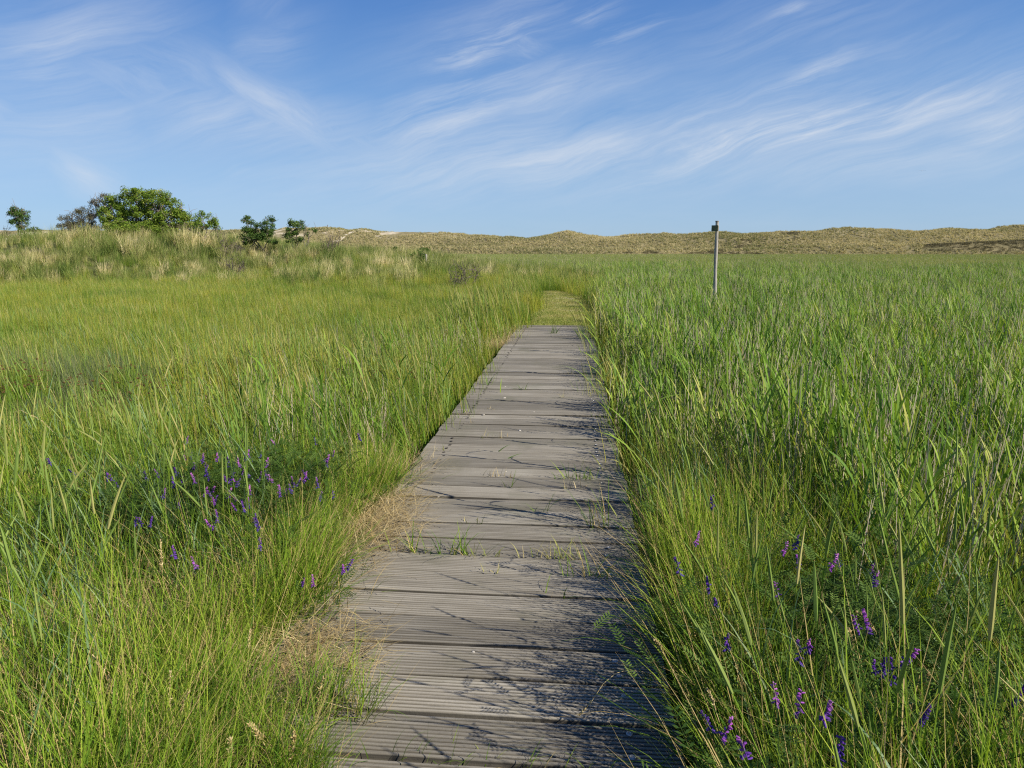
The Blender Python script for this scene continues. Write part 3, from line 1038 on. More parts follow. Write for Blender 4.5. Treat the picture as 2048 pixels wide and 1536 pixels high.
# brown flower heads of sedge just beyond the near grass
sedge = []
M_sedge = leafy('sedge_head', [(0.0, (0.07, 0.042, 0.02)), (1.0, (0.17, 0.10, 0.04))], patch=0.1, transl=0.1)
for i in range(3):
    mb = MB()
    for j in range(6):
        a, b_ = rng.random() * 6.28, 0.2 * math.sqrt(rng.random())
        x0, y0, h = math.cos(a) * b_, math.sin(a) * b_, 0.42 + 0.16 * rng.random()
        ln = rng.normal(0, 0.06, 2)
        t = np.linspace(0, 1, 4)
        st = np.stack([x0 + ln[0] * t, y0 + ln[1] * t, h * t], 1)
        mb.tube(st, 0.0015, 3, 0.3, False, 0)
        for u in range(6):
            d = rng.normal(0, 1, 3)
            d[2] = abs(d[2])
            d /= np.linalg.norm(d)
            mb.tube([st[-1], st[-1] + d * 0.012, st[-1] + d * 0.022], [0.003, 0.005, 0.001], 4, rng.random(), False, 1)
    sedge.append(proto(mb, 'sedge_tuft', [M_mead, M_sedge]))
q = wedge(rng, [(6.0, 11.0, 7)], az1=-5, keep=lambda x, y: np.exp(-(((y - 8.0) / 1.1) ** 2)) * (x < -1.6) * vnoise(x, y, 0.7, 12))
n = len(q)
gn_scatter('sedge_patch', 'brown-headed sedge along the edge of the wet hollow', 'sedge', sedge, lift(q), rng.random(n) * 6.28, 0.85 + 0.3 * rng.random(n), rng.integers(0, 3, n))


# --- reeds
def reed_stalk(mb, rng, x0, y0, h, n_leaf, wind, mi=0, leaf_w=0.0138, leaf_l=(0.16, 0.33), stem_r=0.0026, lean=0.07, dry=False):
    t = np.linspace(0, 1, 7)
    ln = rng.normal(0, lean, 2) + 0.04 * np.array([math.cos(wind), math.sin(wind)])
    st = np.stack([x0 + ln[0] * t ** 1.6 * h * 1.5, y0 + ln[1] * t ** 1.6 * h * 1.5, h * t], 1)
    rr = rng.random()
    mb.tube(st, np.linspace(stem_r, stem_r * 0.5, 7), 3, 0.5 + 0.3 * rng.random(), False, mi)
    pl = wind + rng.normal(0, 0.9)
    for i in range(n_leaf):
        u = 0.25 + 0.75 * (i + rng.random() * 0.5) / n_leaf
        bp = np.array([np.interp(u, t, st[:, 0]), np.interp(u, t, st[:, 1]), u * h])
        a = pl + (math.pi if i % 2 else 0) + rng.normal(0, 0.45)
        if rng.random() < 0.35:
            a = wind + rng.normal(0, 0.5)
        L = (leaf_l[0] + (leaf_l[1] - leaf_l[0]) * rng.random()) * (0.7 + 0.5 * math.sin(u * 2.6))
        d = np.array([math.cos(a), math.sin(a), 0])
        th = 0.20 + 0.28 * rng.random()
        cu = 0.10 + 0.95 * rng.random() ** 2
        pts, q_ = [bp], bp.copy()
        for s_ in range(5):
            w_ = th + cu * ((s_ + 0.5) / 5) ** 1.5
            q_ = q_ + (d * math.sin(w_) + np.array([0, 0, math.cos(w_)])) * L / 5
            pts.append(q_)
        wd = leaf_w * (0.75 + 0.5 * rng.random()) * np.array([0.35, 0.9, 1.0, 0.85, 0.5, 0.04])
        ta = a + math.pi / 2 + rng.normal(0, 0.35)
        sd = np.array([math.cos(ta), math.sin(ta), rng.normal(0, 0.25)])
        mb.ribbon(pts, wd, sd, np.clip(rr * 0.6 + 0.4 * rng.random(), 0, 0.97), mi=mi)
    return st


WIND = 2.6
reed = []
for i in range(9):
    mb = MB()
    for j in range(8):
        a, b_ = rng.random() * 6.28, 0.24 * math.sqrt(rng.random())
        reed_stalk(mb, rng, math.cos(a) * b_, math.sin(a) * b_, 0.66 + 0.42 * rng.random(), 6, WIND)
    for j in range(10):
        a, b_ = rng.random() * 6.28, 0.24 * math.sqrt(rng.random())
        x0, y0, h = math.cos(a) * b_, math.sin(a) * b_, 0.7 + 0.45 * rng.random()
        ln = rng.normal(0, 0.10, 2)
        t = np.linspace(0, 1, 4)
        mb.tube(np.stack([x0 + ln[0] * t, y0 + ln[1] * t, h * t], 1), [0.0030, 0.0027, 0.0023, 0.0016], 3, rng.random(), False, 1)
    mb.blades(rng, 18, 0.26, (0.20, 0.62), (0.004, 0.0075), (0.03, 0.4), (0.1, 1.1), 4, 0.1, 0.85)
    reed.append(proto(mb, 'reed_clump', [M_reed, M_dry]))


def keep_reed(x, y):
    d = reed_side(x, y) * off_deck(x, y, 0.3, 0.10)
    nearfine = 0.12 + 0.88 * sstep(3.4, 6.0, y + 0.6 * np.clip(x - 0.4, 0, 4))
    nearfine = np.where(y < 2.9, 0, nearfine)
    return d * nearfine * (0.45 + 0.75 * vnoise(x, y, 0.55, 15))


q = wedge(rng, [(2.2, 9.0, 21), (9, 20, 16), (20, 36, 9), (36, 62, 4)], az0=-12, keep=keep_reed)
n = len(q)
sc = 0.80 + 0.22 * rng.random(n) + 0.55 * (fbm(q[:, 0], q[:, 1], 0.35, 3, 16) - 0.5)
gn_scatter('reed_bed', 'dense bed of green reeds with dry grey stems right of the boardwalk', 'reeds', reed, lift(q), rng.normal(0, 0.45, n), sc, rng.integers(0, 9, n), rng.normal(0, 0.06, (n, 2)))

# thin fringe of reeds left of the boardwalk
q = wedge(rng, [(4.2, 15.5, 5)], az0=-40, az1=0, keep=lambda x, y: (x < DX0 - 0.18) * np.exp(-np.clip(DX0 - 0.3 - x, 0, 9) / 1.1) * (0.3 + vnoise(x, y, 0.9, 19)))
n = len(q)
gn_scatter('reed_fringe', 'scattered broad-leaved reeds along the left edge of the boardwalk', 'reeds', reed, lift(q), rng.normal(0, 0.6, n), 0.62 + 0.25 * rng.random(n), rng.integers(0, 9, n), rng.normal(0, 0.12, (n, 2)))

# far reed field to the foot of the dunes
fr = []
for i in range(5):
    mb = MB()
    mb.blades(rng, 70, 0.95, (0.70, 1.15), (0.012, 0.024), (0.02, 0.28), (0.0, 0.8), 3, 0.0, 0.9, bias=(2.6, 0.4))
    mb.blades(rng, 26, 0.95, (0.75, 1.15), (0.007, 0.012), (0.0, 0.12), (0.0, 0.2), 2, 0.0, 1.0, mi=1)
    fr.append(proto(mb, 'far_reed_clump', [M_reedfar, M_dry]))
q = wedge(rng, [(45, 90, 1.6), (90, 170, 0.8), (170, 292, 0.42)], az0=-46, az1=38,
          keep=lambda x, y: np.maximum(reed_side(x, y), sstep(60, 90, y)) * (1 - sstep(0.2, 0.6, hummock(x, y))) * (0.5 + 0.6 * vnoise(x, y, 0.06, 21)))
n = len(q)
gn_scatter('reed_field', 'even green reed field stretching away to the foot of the dunes', 'reeds', fr, lift(q), rng.normal(0, 0.5, n),
           (0.80 + 0.25 * rng.random(n) + 0.25 * (fbm(q[:, 0], q[:, 1], 0.05, 3, 22) - 0.5)), rng.integers(0, 5, n))

# --- marram on the hummock
mar = []
for i in range(7):
    mb = MB()
    lo = [0.0, 0.0, 0.1, 0.25, 0.4, 0.5, 0.55][i]
    mb.blades(rng, 80, 0.24, (0.40, 0.95), (0.009, 0.018), (0.03, 0.5), (0.1, 1.0), 4, lo, min(1, lo + 0.5), bias=(0.2, 0.3))
    mar.append(proto(mb, 'marram_tuft', M_marram))
q = wedge(rng, [(28, 52, 6.5), (52, 85, 3.0)], az0=-50, az1=10, keep=lambda x, y: (0.34 + 0.66 * sstep(0.1, 1.5, hummock(x, y) + 1.3 * (fbm(x, y, 0.28, 2, 27) - 0.52))) * sstep(0.0, 0.3, hummock(x, y)) * (0.25 + 0.9 * vnoise(x, y, 0.35, 24)))
n = len(q)
sc = 0.55 + 0.75 * rng.random(n) ** 1.5 + 1.3 * (fbm(q[:, 0], q[:, 1], 0.30, 3, 25) - 0.42)
tus = np.exp(-(((q[:, 0] + 26.0) / 2.2) ** 2 + ((q[:, 1] - 46.5) / 2.0) ** 2))
for tx_, ty_, tr_ in ((-16.5, 46.0, 1.6), (-14.0, 45.0, 1.2), (-24.2, 45.6, 1.3), (-21.6, 45.4, 1.0), (-19.4, 45.6, 1.4), (-34.0, 47.6, 2.2), (-38.6, 48.0, 1.5), (-29.5, 47.8, 1.5), (-23.3, 45.4, 0.8)):
    tus = np.maximum(tus, 0.75 * np.exp(-(((q[:, 0] - tx_) / tr_) ** 2 + ((q[:, 1] - ty_) / 1.2) ** 2)))
sc = np.clip(sc, 0.35, 2.0) + 0.8 * tus
gn_scatter('marram_grass', 'tussocky straw and grey-green marram covering the hummock at the left', 'marram', mar, lift(q), rng.normal(0, 0.7, n), sc, rng.integers(0, 7, n))
# --- marram on the far dunes
dm, dh = [], []
for i in range(4):
    mb = MB()
    mb.blades(rng, 30, 0.42, (0.55, 1.15), (0.05, 0.10), (0.05, 0.6), (0.1, 1.0), 2)
    dm.append(proto(mb, 'dune_tuft', M_dmarram))
    mb = MB()
    mb.blades(rng, 34, 0.8, (0.35, 0.8), (0.06, 0.14), (0.1, 0.9), (0.1, 1.0), 2)
    dh.append(proto(mb, 'heath_tuft', M_heath))
n0 = 74000
x = -300 + 640 * rng.random(n0)
y = 280 + 135 * rng.random(n0)
inside = (np.arctan2(x, y) > R_(-46)) & (np.arctan2(x, y) < R_(38))
x, y = x[inside], y[inside]


def heathy(x, y):
    f = fbm(x, y * 1.5, 0.018, 3, 41)
    band = np.exp(-((y - 330 - 8 * np.sin(x * 0.03)) / 16.0) ** 2) * 0.22
    right = sstep(70, 190, x) * np.exp(-((y - 325 + 0.06 * x) / 26.0) ** 2) * 0.50
    right = right - 0.20 * (1 - sstep(-90, -20, x)) * sstep(330, 350, y)
    foot = np.exp(-((y - 292) / 6.0) ** 2) * 0.13
    return f + band + right + foot


hm = heathy(x, y) + 0.10 * (vnoise(x, y, 0.2, 45) - 0.5) > 0.73
sand_gap = (fbm(x, y, 0.06, 2, 43) > 0.60) & (y > 375) & (x < -60)
for nm, lab, cat, pr, msk, s0 in (('dune_marram', 'clumpy straw-coloured marram over the far dune slopes', 'marram', dm, ~hm & ~sand_gap, 0.85),
                                  ('heath', 'dark brown low scrub in bands along the foot of the far dunes', 'scrub', dh, hm, 0.9)):
    q = np.stack([x[msk], y[msk]], 1)
    n = len(q)
    gn_scatter(nm, lab, cat, pr, lift(q, 0, dune_z), rng.random(n) * 6.28, s0 * (0.65 + 0.75 * rng.random(n)), rng.integers(0, 4, n))

# --- short trodden grass on the path
pth = []
for i in range(4):
    mb = MB()
    mb.blades(rng, 60, 0.16, (0.03, 0.09), (0.004, 0.007), (0.2, 1.0), (0.3, 1.2), 3)
    pth.append(proto(mb, 'path_tuft', M_path))
n0 = 9000
x = -2.6 + 4.2 * rng.random(n0)
y = 15.5 + 19 * rng.random(n0)
kp = (np.abs(x - path_x(y)) < 1.15) & (rng.random(n0) < np.where(np.abs(x - path_x(y)) < 0.5, np.where(y > 22, 0.30, 0.55), 0.9))
q = np.stack([x[kp], y[kp]], 1)
n = len(q)
gn_scatter('path_grass', 'short trodden yellow-green grass on the path beyond the boardwalk', 'grass', pth, lift(q), rng.random(n) * 6.28, 0.7 + 0.6 * rng.random(n), rng.integers(0, 4, n))

# --- bent straw and litter along the boardwalk edges
lit = []
for i in range(5):
    mb = MB()
    mb.blades(rng, 40, 0.13, (0.14, 0.36), (0.002, 0.0035), (0.75, 1.5), (0.0, 0.8), 4, bias=(0.0, 0.35))
    lit.append(proto(mb, 'straw_litter', M_straw))
ne = 620
y = np.where(rng.random(ne) < 0.72, 0.8 + 4.4 * rng.random(ne), 12.2 + 3.3 * rng.random(ne))
lft = rng.random(ne) < 0.72
x = np.where(lft, DX0 - 0.12 + 0.14 * rng.normal(0, 1, ne), DX1 + 0.10 + 0.08 * np.abs(rng.normal(0, 1, ne)))
z = np.where(lft, -0.10, -0.16) + 0.06 * rng.random(ne)
kp = (lft & (vnoise(x * 0, y, 0.9, 51) > 0.30) & (x < DX0 + 0.06)) | (~lft & (y < 5))
P = np.stack([x, y, z], 1)[kp]
ns = 130
xs_ = DX0 - 0.15 - 1.9 * rng.random(ns)
ys_ = 1.3 + 1.9 * rng.random(ns) ** 1.3
P = np.concatenate([P, np.stack([xs_, ys_, ground_z(xs_, ys_) + 0.03 + 0.16 * rng.random(ns)], 1)])
n = len(P)
gn_scatter('straw_litter', 'dry straw stems fallen along the edges of the boardwalk', 'straw', lit, P, rng.normal(0, 0.7, n), 0.7 + 0.5 * rng.random(n), rng.integers(0, 5, n))


# --- tangled vetch leaves
def vetch_leaf(mb, rng, p, a, L, mi=0, up=0.5):
    d = np.array([math.cos(a), math.sin(a), up])
    d /= np.linalg.norm(d)
    sd = np.array([-math.sin(a), math.cos(a), 0])
    r = rng.random()
    for i in range(7):
        b_ = p + d * L * (0.15 + 0.85 * i / 6)
        for s_ in (-1, 1):
            tip = b_ + sd * s_ * 0.016 + d * 0.006 + np.array([0, 0, 0.003])
            mid = (b_ + tip) / 2
            mb.add([b_, mid + d * 0.0030, tip, mid - d * 0.0030], [(0, 1, 2, 3)], r, 0.5, mi)
    mb.tube([p, p + d * L], 0.0007, 3, r, False, mi)


vt = []
for i in range(5):
    mb = MB()
    for j in range(9):
        a = rng.random() * 6.28
        b0 = np.array([math.cos(a), math.sin(a), 0]) * 0.1 * rng.random()
        ln = rng.normal(0, 0.22, 2)
        h = 0.28 + 0.22 * rng.random()
        t = np.linspace(0, 1, 5)
        st = np.stack([b0[0] + ln[0] * t ** 1.3, b0[1] + ln[1] * t ** 1.3, h * t ** 0.9], 1)
        mb.tube(st, 0.0011, 3, 0.4, False, 0)
        for u in np.linspace(0.35, 1.0, 6):
            pp = np.array([np.interp(u, t, st[:, c_]) for c_ in range(3)])
            vetch_leaf(mb, rng, pp, rng.random() * 6.28, 0.05 + 0.03 * rng.random())
    vt.append(proto(mb, 'vetch_tangle', M_vleaf))
pts = []
for cx0, cy0, rx, ry in VP:
    m_ = int((150 if cx0 > 0 else 95) * rx * ry)
    pts.append(np.stack([cx0 + rng.normal(0, rx * 0.55, m_), cy0 + rng.normal(0, ry * 0.55, m_)], 1))
q = np.concatenate(pts)
q = q[off_deck(q[:, 0], q[:, 1], 0.15, 0.12)]
n = len(q)
gn_scatter('vetch_foliage', 'tangled feathery dark green vetch leaves under the purple flowers', 'vetch leaves', vt, lift(q), rng.random(n) * 6.28, 0.9 + 0.4 * rng.random(n), rng.integers(0, 5, n), rng.normal(0, 0.15, (n, 2)))


# ------------------------------------------------------------------ boardwalk
bw = thing('boardwalk', 'weathered grey plank boardwalk with grooved boards running through the grass', 'boardwalk')
mb = MB()
PITCH_P, PW, GR = 0.222, 0.2055, 10
nP = int((DY1 - DY0) / PITCH_P)
rb = np.random.default_rng(5)
gaps = []
for i in range(nP):
    y1 = DY1 - i * PITCH_P
    y0 = y1 - PW + rb.normal(0, 0.0015)
    # grooved profile across the board
    ys, zs = [], []
    cell = (y1 - y0 - 0.012) / GR
    ys += [y0, y0, y0 + 0.003]
    zs += [-0.040, -0.005, 0.0]
    for g in range(GR):
        s0 = y0 + 0.006 + g * cell
        ys += [s0 + 0.30 * cell, s0 + 0.42 * cell, s0 + 0.66 * cell, s0 + 0.78 * cell]
        zs += [0.0, -0.006, -0.006, 0.0]
    ys += [y1 - 0.003, y1, y1]
    zs += [0.0, -0.005, -0.040]
    ys, zs = np.array(ys), np.array(zs)
    m = len(ys)
    nx = 7
    xe0, xe1 = DX0 + rb.normal(0, 0.006), DX1 + rb.normal(0, 0.006)
    xs = np.linspace(xe0, xe1, nx)
    tilt, hgt, skew, cup = rb.normal(0, 0.010), rb.normal(0, 0.0035), rb.normal(0, 0.0035), rb.normal(0, 0.004)
    XX = np.repeat(xs[:, None], m, 1)
    u = (XX - (DX0 + DX1) / 2) / 0.8
    YY = np.repeat(ys[None], nx, 0) + skew * u
    yc = (y0 + y1) / 2
    ZZ = np.repeat(zs[None], nx, 0) + hgt + tilt * (YY - yc) + cup * u * u * 0.6 + 0.002 * np.sin(u * 3 + i)
    v = np.stack([XX, YY, ZZ], -1).reshape(-1, 3)
    f = [(a * m + j, (a + 1) * m + j, (a + 1) * m + j + 1, a * m + j + 1) for a in range(nx - 1) for j in range(m - 1)]
    f += [(a * m, a * m + m - 1, (a + 1) * m + m - 1, (a + 1) * m) for a in range(nx - 1)]
    f += [tuple(range(m)), tuple((nx - 1) * m + j for j in range(m))[::-1]]
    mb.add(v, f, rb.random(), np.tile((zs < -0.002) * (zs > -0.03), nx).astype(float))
    gaps.append(y0 - 0.006)
deck = mb.build('deck', M_deck, bw)
for xb in (DX0 + 0.19, -0.43, DX1 - 0.17):
    mb = MB()
    mb.box((xb, (DY0 + DY1) / 2, -0.115), (0.09, DY1 - DY0 - 0.06, 0.145), 0.2)
    mb.build('joist', M_deck, bw)
for yb in np.arange(0.6, 15.4, 2.4):
    for xb in (DX0 + 0.19, DX1 - 0.17):
        mb = MB()
        th = np.linspace(0, 1, 2)
        mb.tube([(xb, yb, -0.75), (xb, yb, -0.19)], 0.06, 10, 0.1)
        mb.build('support_post', M_deck, bw)
# screws: a countersunk head left, a zinc washer on the right
def bolt_mb(x, y, r, mb=None):
    mb = mb or MB()
    th = np.arange(10) / 10 * 2 * math.pi
    ring = lambda rr, z: np.stack([x + rr * np.cos(th), y + rr * np.sin(th), np.full(10, z)], 1)
    v = np.concatenate([ring(r, 0.0005), ring(r, 0.003), ring(r * 0.62, 0.0045), ring(r * 0.5, 0.0022), [[x, y, 0.0018]]])
    f = []
    for l in range(3):
        f += [(l * 10 + j, l * 10 + (j + 1) % 10, (l + 1) * 10 + (j + 1) % 10, (l + 1) * 10 + j) for j in range(10)]
    f += [(30 + j, 30 + (j + 1) % 10, 40) for j in range(10)]
    mb.add(v, f)
    return mb
bl = []
for i in range(nP):
    y1 = DY1 - i * PITCH_P
    for dy in (0.055, 0.155):
        for xb, r, mt in ((-1.036, 0.0115, M_screw), (0.20, 0.011, M_washer)):
            bl.append((y1 - dy + rb.normal(0, 0.006), xb + rb.normal(0, 0.008), r * (0.85 + 0.3 * rb.random()), mt))
bl = [b_ for b_ in bl if b_[0] > 1.2]
bl.sort(key=lambda b_: b_[0])
rest = {}
for i, (yb, xb, r, mt) in enumerate(bl):
    if i < 96:
        bolt_mb(xb, yb, r).build('bolt', mt, bw)
    else:
        rest[mt.name] = (bolt_mb(xb, yb, r, rest.get(mt.name, (None, None))[0]), mt)
for mbr, mt in rest.values():
    tag(mbr.build('bolt', mt, bw), kind='stuff')


# ------------------------------------------------------------------ way-mark post
d = at_z(1430, 590, -0.30)
yp = 17.0
top = at_y(1434, 442, yp)
low = at_y(1430, 585, yp)
gz = float(ground_z(np.array([low[0]]), np.array([yp]))[0])
sl_ = (top - low) / (top[2] - low[2])
base = low + sl_ * (gz - low[2])
ps = thing('marker_post', 'weathered grey round post with small board nailed on, standing in the reeds', 'post', base)
mb = MB()
zz = np.linspace(-0.2, top[2] - gz, 14)
pp = np.stack([sl_[0] * zz + 0.006 * np.sin(zz * 3), 0 * zz, zz], 1)
rp = np.full(14, 0.041) + 0.003 * np.sin(zz * 7.3) - 0.004 * zz / zz.max()
mb.tube(pp, rp, 14, 0.5)
mb.build('post', M_post, ps, smooth=False)
H_ = top[2] - gz
cxp = sl_[0] * (H_ - 0.16)
mb = MB()
mb.box((cxp - 0.055, -0.062, H_ - 0.165), (0.15, 0.022, 0.135), 0.5, R_(-28))
mb.build('sign_board', M_sign, ps)
mb = MB()
mb.tube([(cxp, 0, H_ - 0.115), (cxp, 0, H_ - 0.215)], 0.0455, 14, 0.5)
mb.build('collar', M_bark, ps)
mb = MB()
mb.tube([(cxp, 0, H_ - 0.02), (cxp, 0, H_ + 0.004)], 0.040, 14, 0.5)
mb.build('post_cap', M_bark, ps)


# ------------------------------------------------------------------ trees and shrubs on the hummock
def limb(mb, rng, p0, p1, r0, r1, wig=0.12, n=7):
    t = np.linspace(0, 1, n)
    L = np.linalg.norm(np.subtract(p1, p0))
    w = np.cumsum(rng.normal(0, wig * L / n, (n, 3)), 0)
    w = w - t[:, None] * w[-1]
    pts = np.asarray(p0) + t[:, None] * np.subtract(p1, p0) + w
    mb.tube(pts, r0 + (r1 - r0) * t, 6, rng.random(), True)
    return pts


def leaves(mb, rng, c, rad, n, size, mi=0, flat=0.75, rbase=0.0):
    """a clump of leaf-sized faces about c"""
    d = rng.normal(0, 1, (n, 3))
    d /= np.linalg.norm(d, axis=1)[:, None]
    p = np.asarray(c) + d * (rad * rng.random(n) ** 0.45)[:, None] * np.array([1, 1, flat])
    nrm = d * 0.7 + rng.normal(0, 0.6, (n, 3)) + np.array([0, 0, 0.45])
    nrm /= np.linalg.norm(nrm, axis=1)[:, None]
    a = np.cross(nrm, rng.normal(0, 1, (n, 3)))
    a /= np.linalg.norm(a, axis=1)[:, None]
    b_ = np.cross(nrm, a)
    s = size * (0.6 + 0.8 * rng.random(n))[:, None]
    V = np.stack([p - a * s, p + b_ * s * 0.42 + nrm * s * 0.12, p + a * s, p - b_ * s * 0.42 + nrm * s * 0.12], 1)
    r = np.clip(rbase + rng.random(n) * 0.8 + rng.normal(0, 0.12), 0, 1)
    mb.add(V.reshape(-1, 3), [(4 * i, 4 * i + 1, 4 * i + 2, 4 * i + 3) for i in range(n)], np.repeat(r, 4), 0.5, mi)


def shrub(name, label, cat, seed, px, base_py, Y, lobes, mat, leaf=0.075, per=55, crad=0.32, fill=1.0, group=None, trunk=0.07, bare=0, blossoms=0, flat=0.75, stems=1):
    """lobes: (px, py, half width px, half height px, depth factor) crown masses as seen in the photograph, given real depth at distance Y"""
    rng = np.random.default_rng(seed)
    b = at_y(px, base_py, Y)
    gz = float(ground_z(b[0], Y))
    root = np.array([b[0], Y, gz])
    o = thing(name, label, cat, root, 0, group)
    m_ = Y / F_PX * 1.0
    tk, cr, bs = MB(), MB(), MB()
    forks = []
    for s_ in range(stems):
        fp = np.array([rng.normal(0, 0.12 * stems), rng.normal(0, 0.12), max(0.3, 0.25 * (base_py - min(l[1] for l in lobes)) * m_)])
        limb(tk, rng, (rng.normal(0, 0.05 * stems), 0, -0.25), fp, trunk, trunk * 0.8, 0.25)
        forks.append(fp)
    for li, (lx, ly, hw, hh, dep) in enumerate(lobes):
        c = at_y(lx, ly, Y) - root
        A = np.array([hw * m_, hw * m_ * dep, hh * m_])
        nc = max(3, int(fill * 1.5 * (A[0] * A[1] + A[0] * A[2] + A[1] * A[2]) / (crad * crad)))
        fp = forks[li % len(forks)]
        mid = limb(tk, rng, fp, c - np.array([0, 0, A[2] * 0.35]), trunk * 0.75, trunk * 0.4, 0.3)[-1]
        for i in range(nc):
            d = rng.normal(0, 1, 3)
            d /= np.linalg.norm(d)
            d[2] = d[2] if d[2] > -0.8 else -d[2]
            pc = c + d * A * (0.55 + 0.55 * rng.random() ** 0.7)
            if rng.random() < 0.45:
                limb(tk, rng, mid, pc, trunk * 0.3, trunk * 0.10, 0.35, 5)
            leaves(cr, rng, pc, crad * (0.65 + 0.6 * rng.random()), int(per * (0.6 + 0.7 * rng.random())), leaf, flat=flat)
            if blossoms and rng.random() < blossoms and d[2] > 0.1:
                leaves(bs, rng, pc + d * crad, 0.10, 16, 0.035, flat=0.3)
        for i in range(bare):
            d = rng.normal(0, 1, 3)
            d[2] = abs(d[2]) * 0.9
            d /= np.linalg.norm(d)
            e = c + d * A * (1.0 + 0.3 * rng.random())
            pb = limb(tk, rng, mid, e, trunk * 0.4, 0.012, 0.4, 6)
            for u in range(3):
                q_ = pb[rng.integers(2, 6)]
                limb(tk, rng, q_, q_ + rng.normal(0, 0.22, 3) + np.array([0, 0, 0.12]), 0.014, 0.006, 0.3, 4)
    tk.build('trunk', M_bark, o)
    cr.build('crown', mat, o)
    if bs.n:
        bs.build('blossom', M_cream, o)
    return o


shrub('elder_bush', 'large dense green elder bush topping the left hummock', 'bush', 1, 290, 474, 50.0,
      [(232, 440, 34, 34, 0.8), (275, 410, 40, 30, 0.9), (318, 418, 42, 34, 0.9), (270, 445, 55, 26, 0.9), (345, 446, 36, 26, 0.8), (375, 448, 22, 20, 0.8), (222, 412, 18, 20, 0.8), (258, 392, 18, 14, 0.8), (330, 400, 12, 16, 0.7), (362, 418, 10, 14, 0.7), (290, 462, 80, 16, 0.8)],
      M_elder, 0.062, 125, 0.36, 1.0, blossoms=0.05, trunk=0.10, stems=4, bare=2)
shrub('buckthorn_shrub', 'grey-brown half-bare thorn shrub leaning against the left side of the elder', 'shrub', 2, 165, 472, 50.5,
      [(135, 446, 22, 14, 0.9), (165, 436, 22, 18, 0.9), (192, 425, 20, 22, 0.9), (212, 408, 18, 20, 0.9), (165, 458, 42, 14, 0.9)],
      M_grey, 0.042, 85, 0.28, 0.95, trunk=0.05, stems=4, bare=7)
shrub('small_elder', 'small bright green elder with crooked trunk right of the large bush', 'bush', 3, 398, 470, 49.0,
      [(412, 446, 24, 20, 0.9), (392, 452, 14, 14, 0.9), (428, 452, 12, 12, 0.9)], M_elder, 0.06, 70, 0.27, 0.75, trunk=0.07, stems=2, bare=2)
shrub('wind_bent_tree', 'lone leafy-topped small tree with bare twigs at the far left', 'tree', 4, 52, 474, 50.0,
      [(36, 432, 19, 16, 0.9), (32, 424, 14, 10, 0.9), (48, 452, 12, 14, 0.9)], M_dgreen, 0.055, 100, 0.26, 0.95, trunk=0.06, stems=3, bare=5)
shrub('low_thorn_bush', 'tiny leafy bush beside the bare twigs of the lone tree', 'bush', 5, 73, 474, 50.0,
      [(72, 461, 9, 7, 1.0)], M_dgreen, 0.06, 26, 0.18, 0.6, trunk=0.03, stems=2, bare=3)
shrub('elder_bush', 'two-lobed dark green bush between the small elder and the sparse tree', 'bush', 6, 514, 488, 48.0,
      [(497, 454, 16, 18, 0.9), (534, 451, 15, 18, 0.9), (505, 474, 24, 15, 0.9), (535, 476, 20, 14, 0.9)], M_dgreen, 0.055, 105, 0.28, 1.0, trunk=0.06, stems=3, bare=2)
shrub('elder_bush', 'round dark green bush standing alone right of the two-lobed bush', 'bush', 7, 592, 487, 48.0,
      [(590, 457, 18, 16, 0.9), (586, 476, 17, 13, 0.9)], M_dgreen, 0.055, 105, 0.28, 1.0, trunk=0.06, stems=2)
shrub('wind_bent_tree', 'thin crooked little tree with few leaf tufts beside the round bush', 'tree', 8, 618, 488, 47.5,
      [(626, 461, 8, 6, 1.0), (608, 456, 5, 5, 1.0), (616, 470, 5, 5, 1.0)], M_dgreen, 0.06, 26, 0.17, 0.6, trunk=0.045, stems=1, bare=2)
shrub('elder_bush', 'small green bush beside a grey stump at the right foot of the hummock', 'bush', 9, 834, 530, 49.0,
      [(834, 513, 14, 11, 0.9)], M_dgreen, 0.065, 48, 0.2, 1.0, trunk=0.04, stems=2)
# dark bushes at the foot of the dunes
for i, (px, py, hw, hh, lab) in enumerate([(791, 498, 9, 6, 'distant small dark round bush at the dune foot, left of its pair'),
                                           (846, 499, 14, 5, 'distant wide low dark bush at the dune foot beyond the stump')]):
    Yb = 262.0
    c = at_y(px, py, Yb)
    rng2 = np.random.default_rng(60 + i)
    gz = float(ground_z(c[0], Yb))
    o = thing('dark_bush', lab, 'bush', (c[0], Yb, gz), 0, 'dark bushes at the foot of the dunes')
    mb, tk = MB(), MB()
    m_ = Yb / F_PX
    for u in range(46):
        d = rng2.normal(0, 1, 3)
        d /= np.linalg.norm(d)
        pc = np.array([0, 0, c[2] - gz - 0.3]) + d * np.array([hw, hw, hh]) * m_ * 0.8
        leaves(mb, rng2, pc, 0.6, 26, 0.22)
        if u % 4 == 0:
            limb(tk, rng2, (0, 0, -0.2), pc, 0.06, 0.02)
    mb.build('crown', M_dgreen, o)
    tk.build('trunk', M_bark, o)


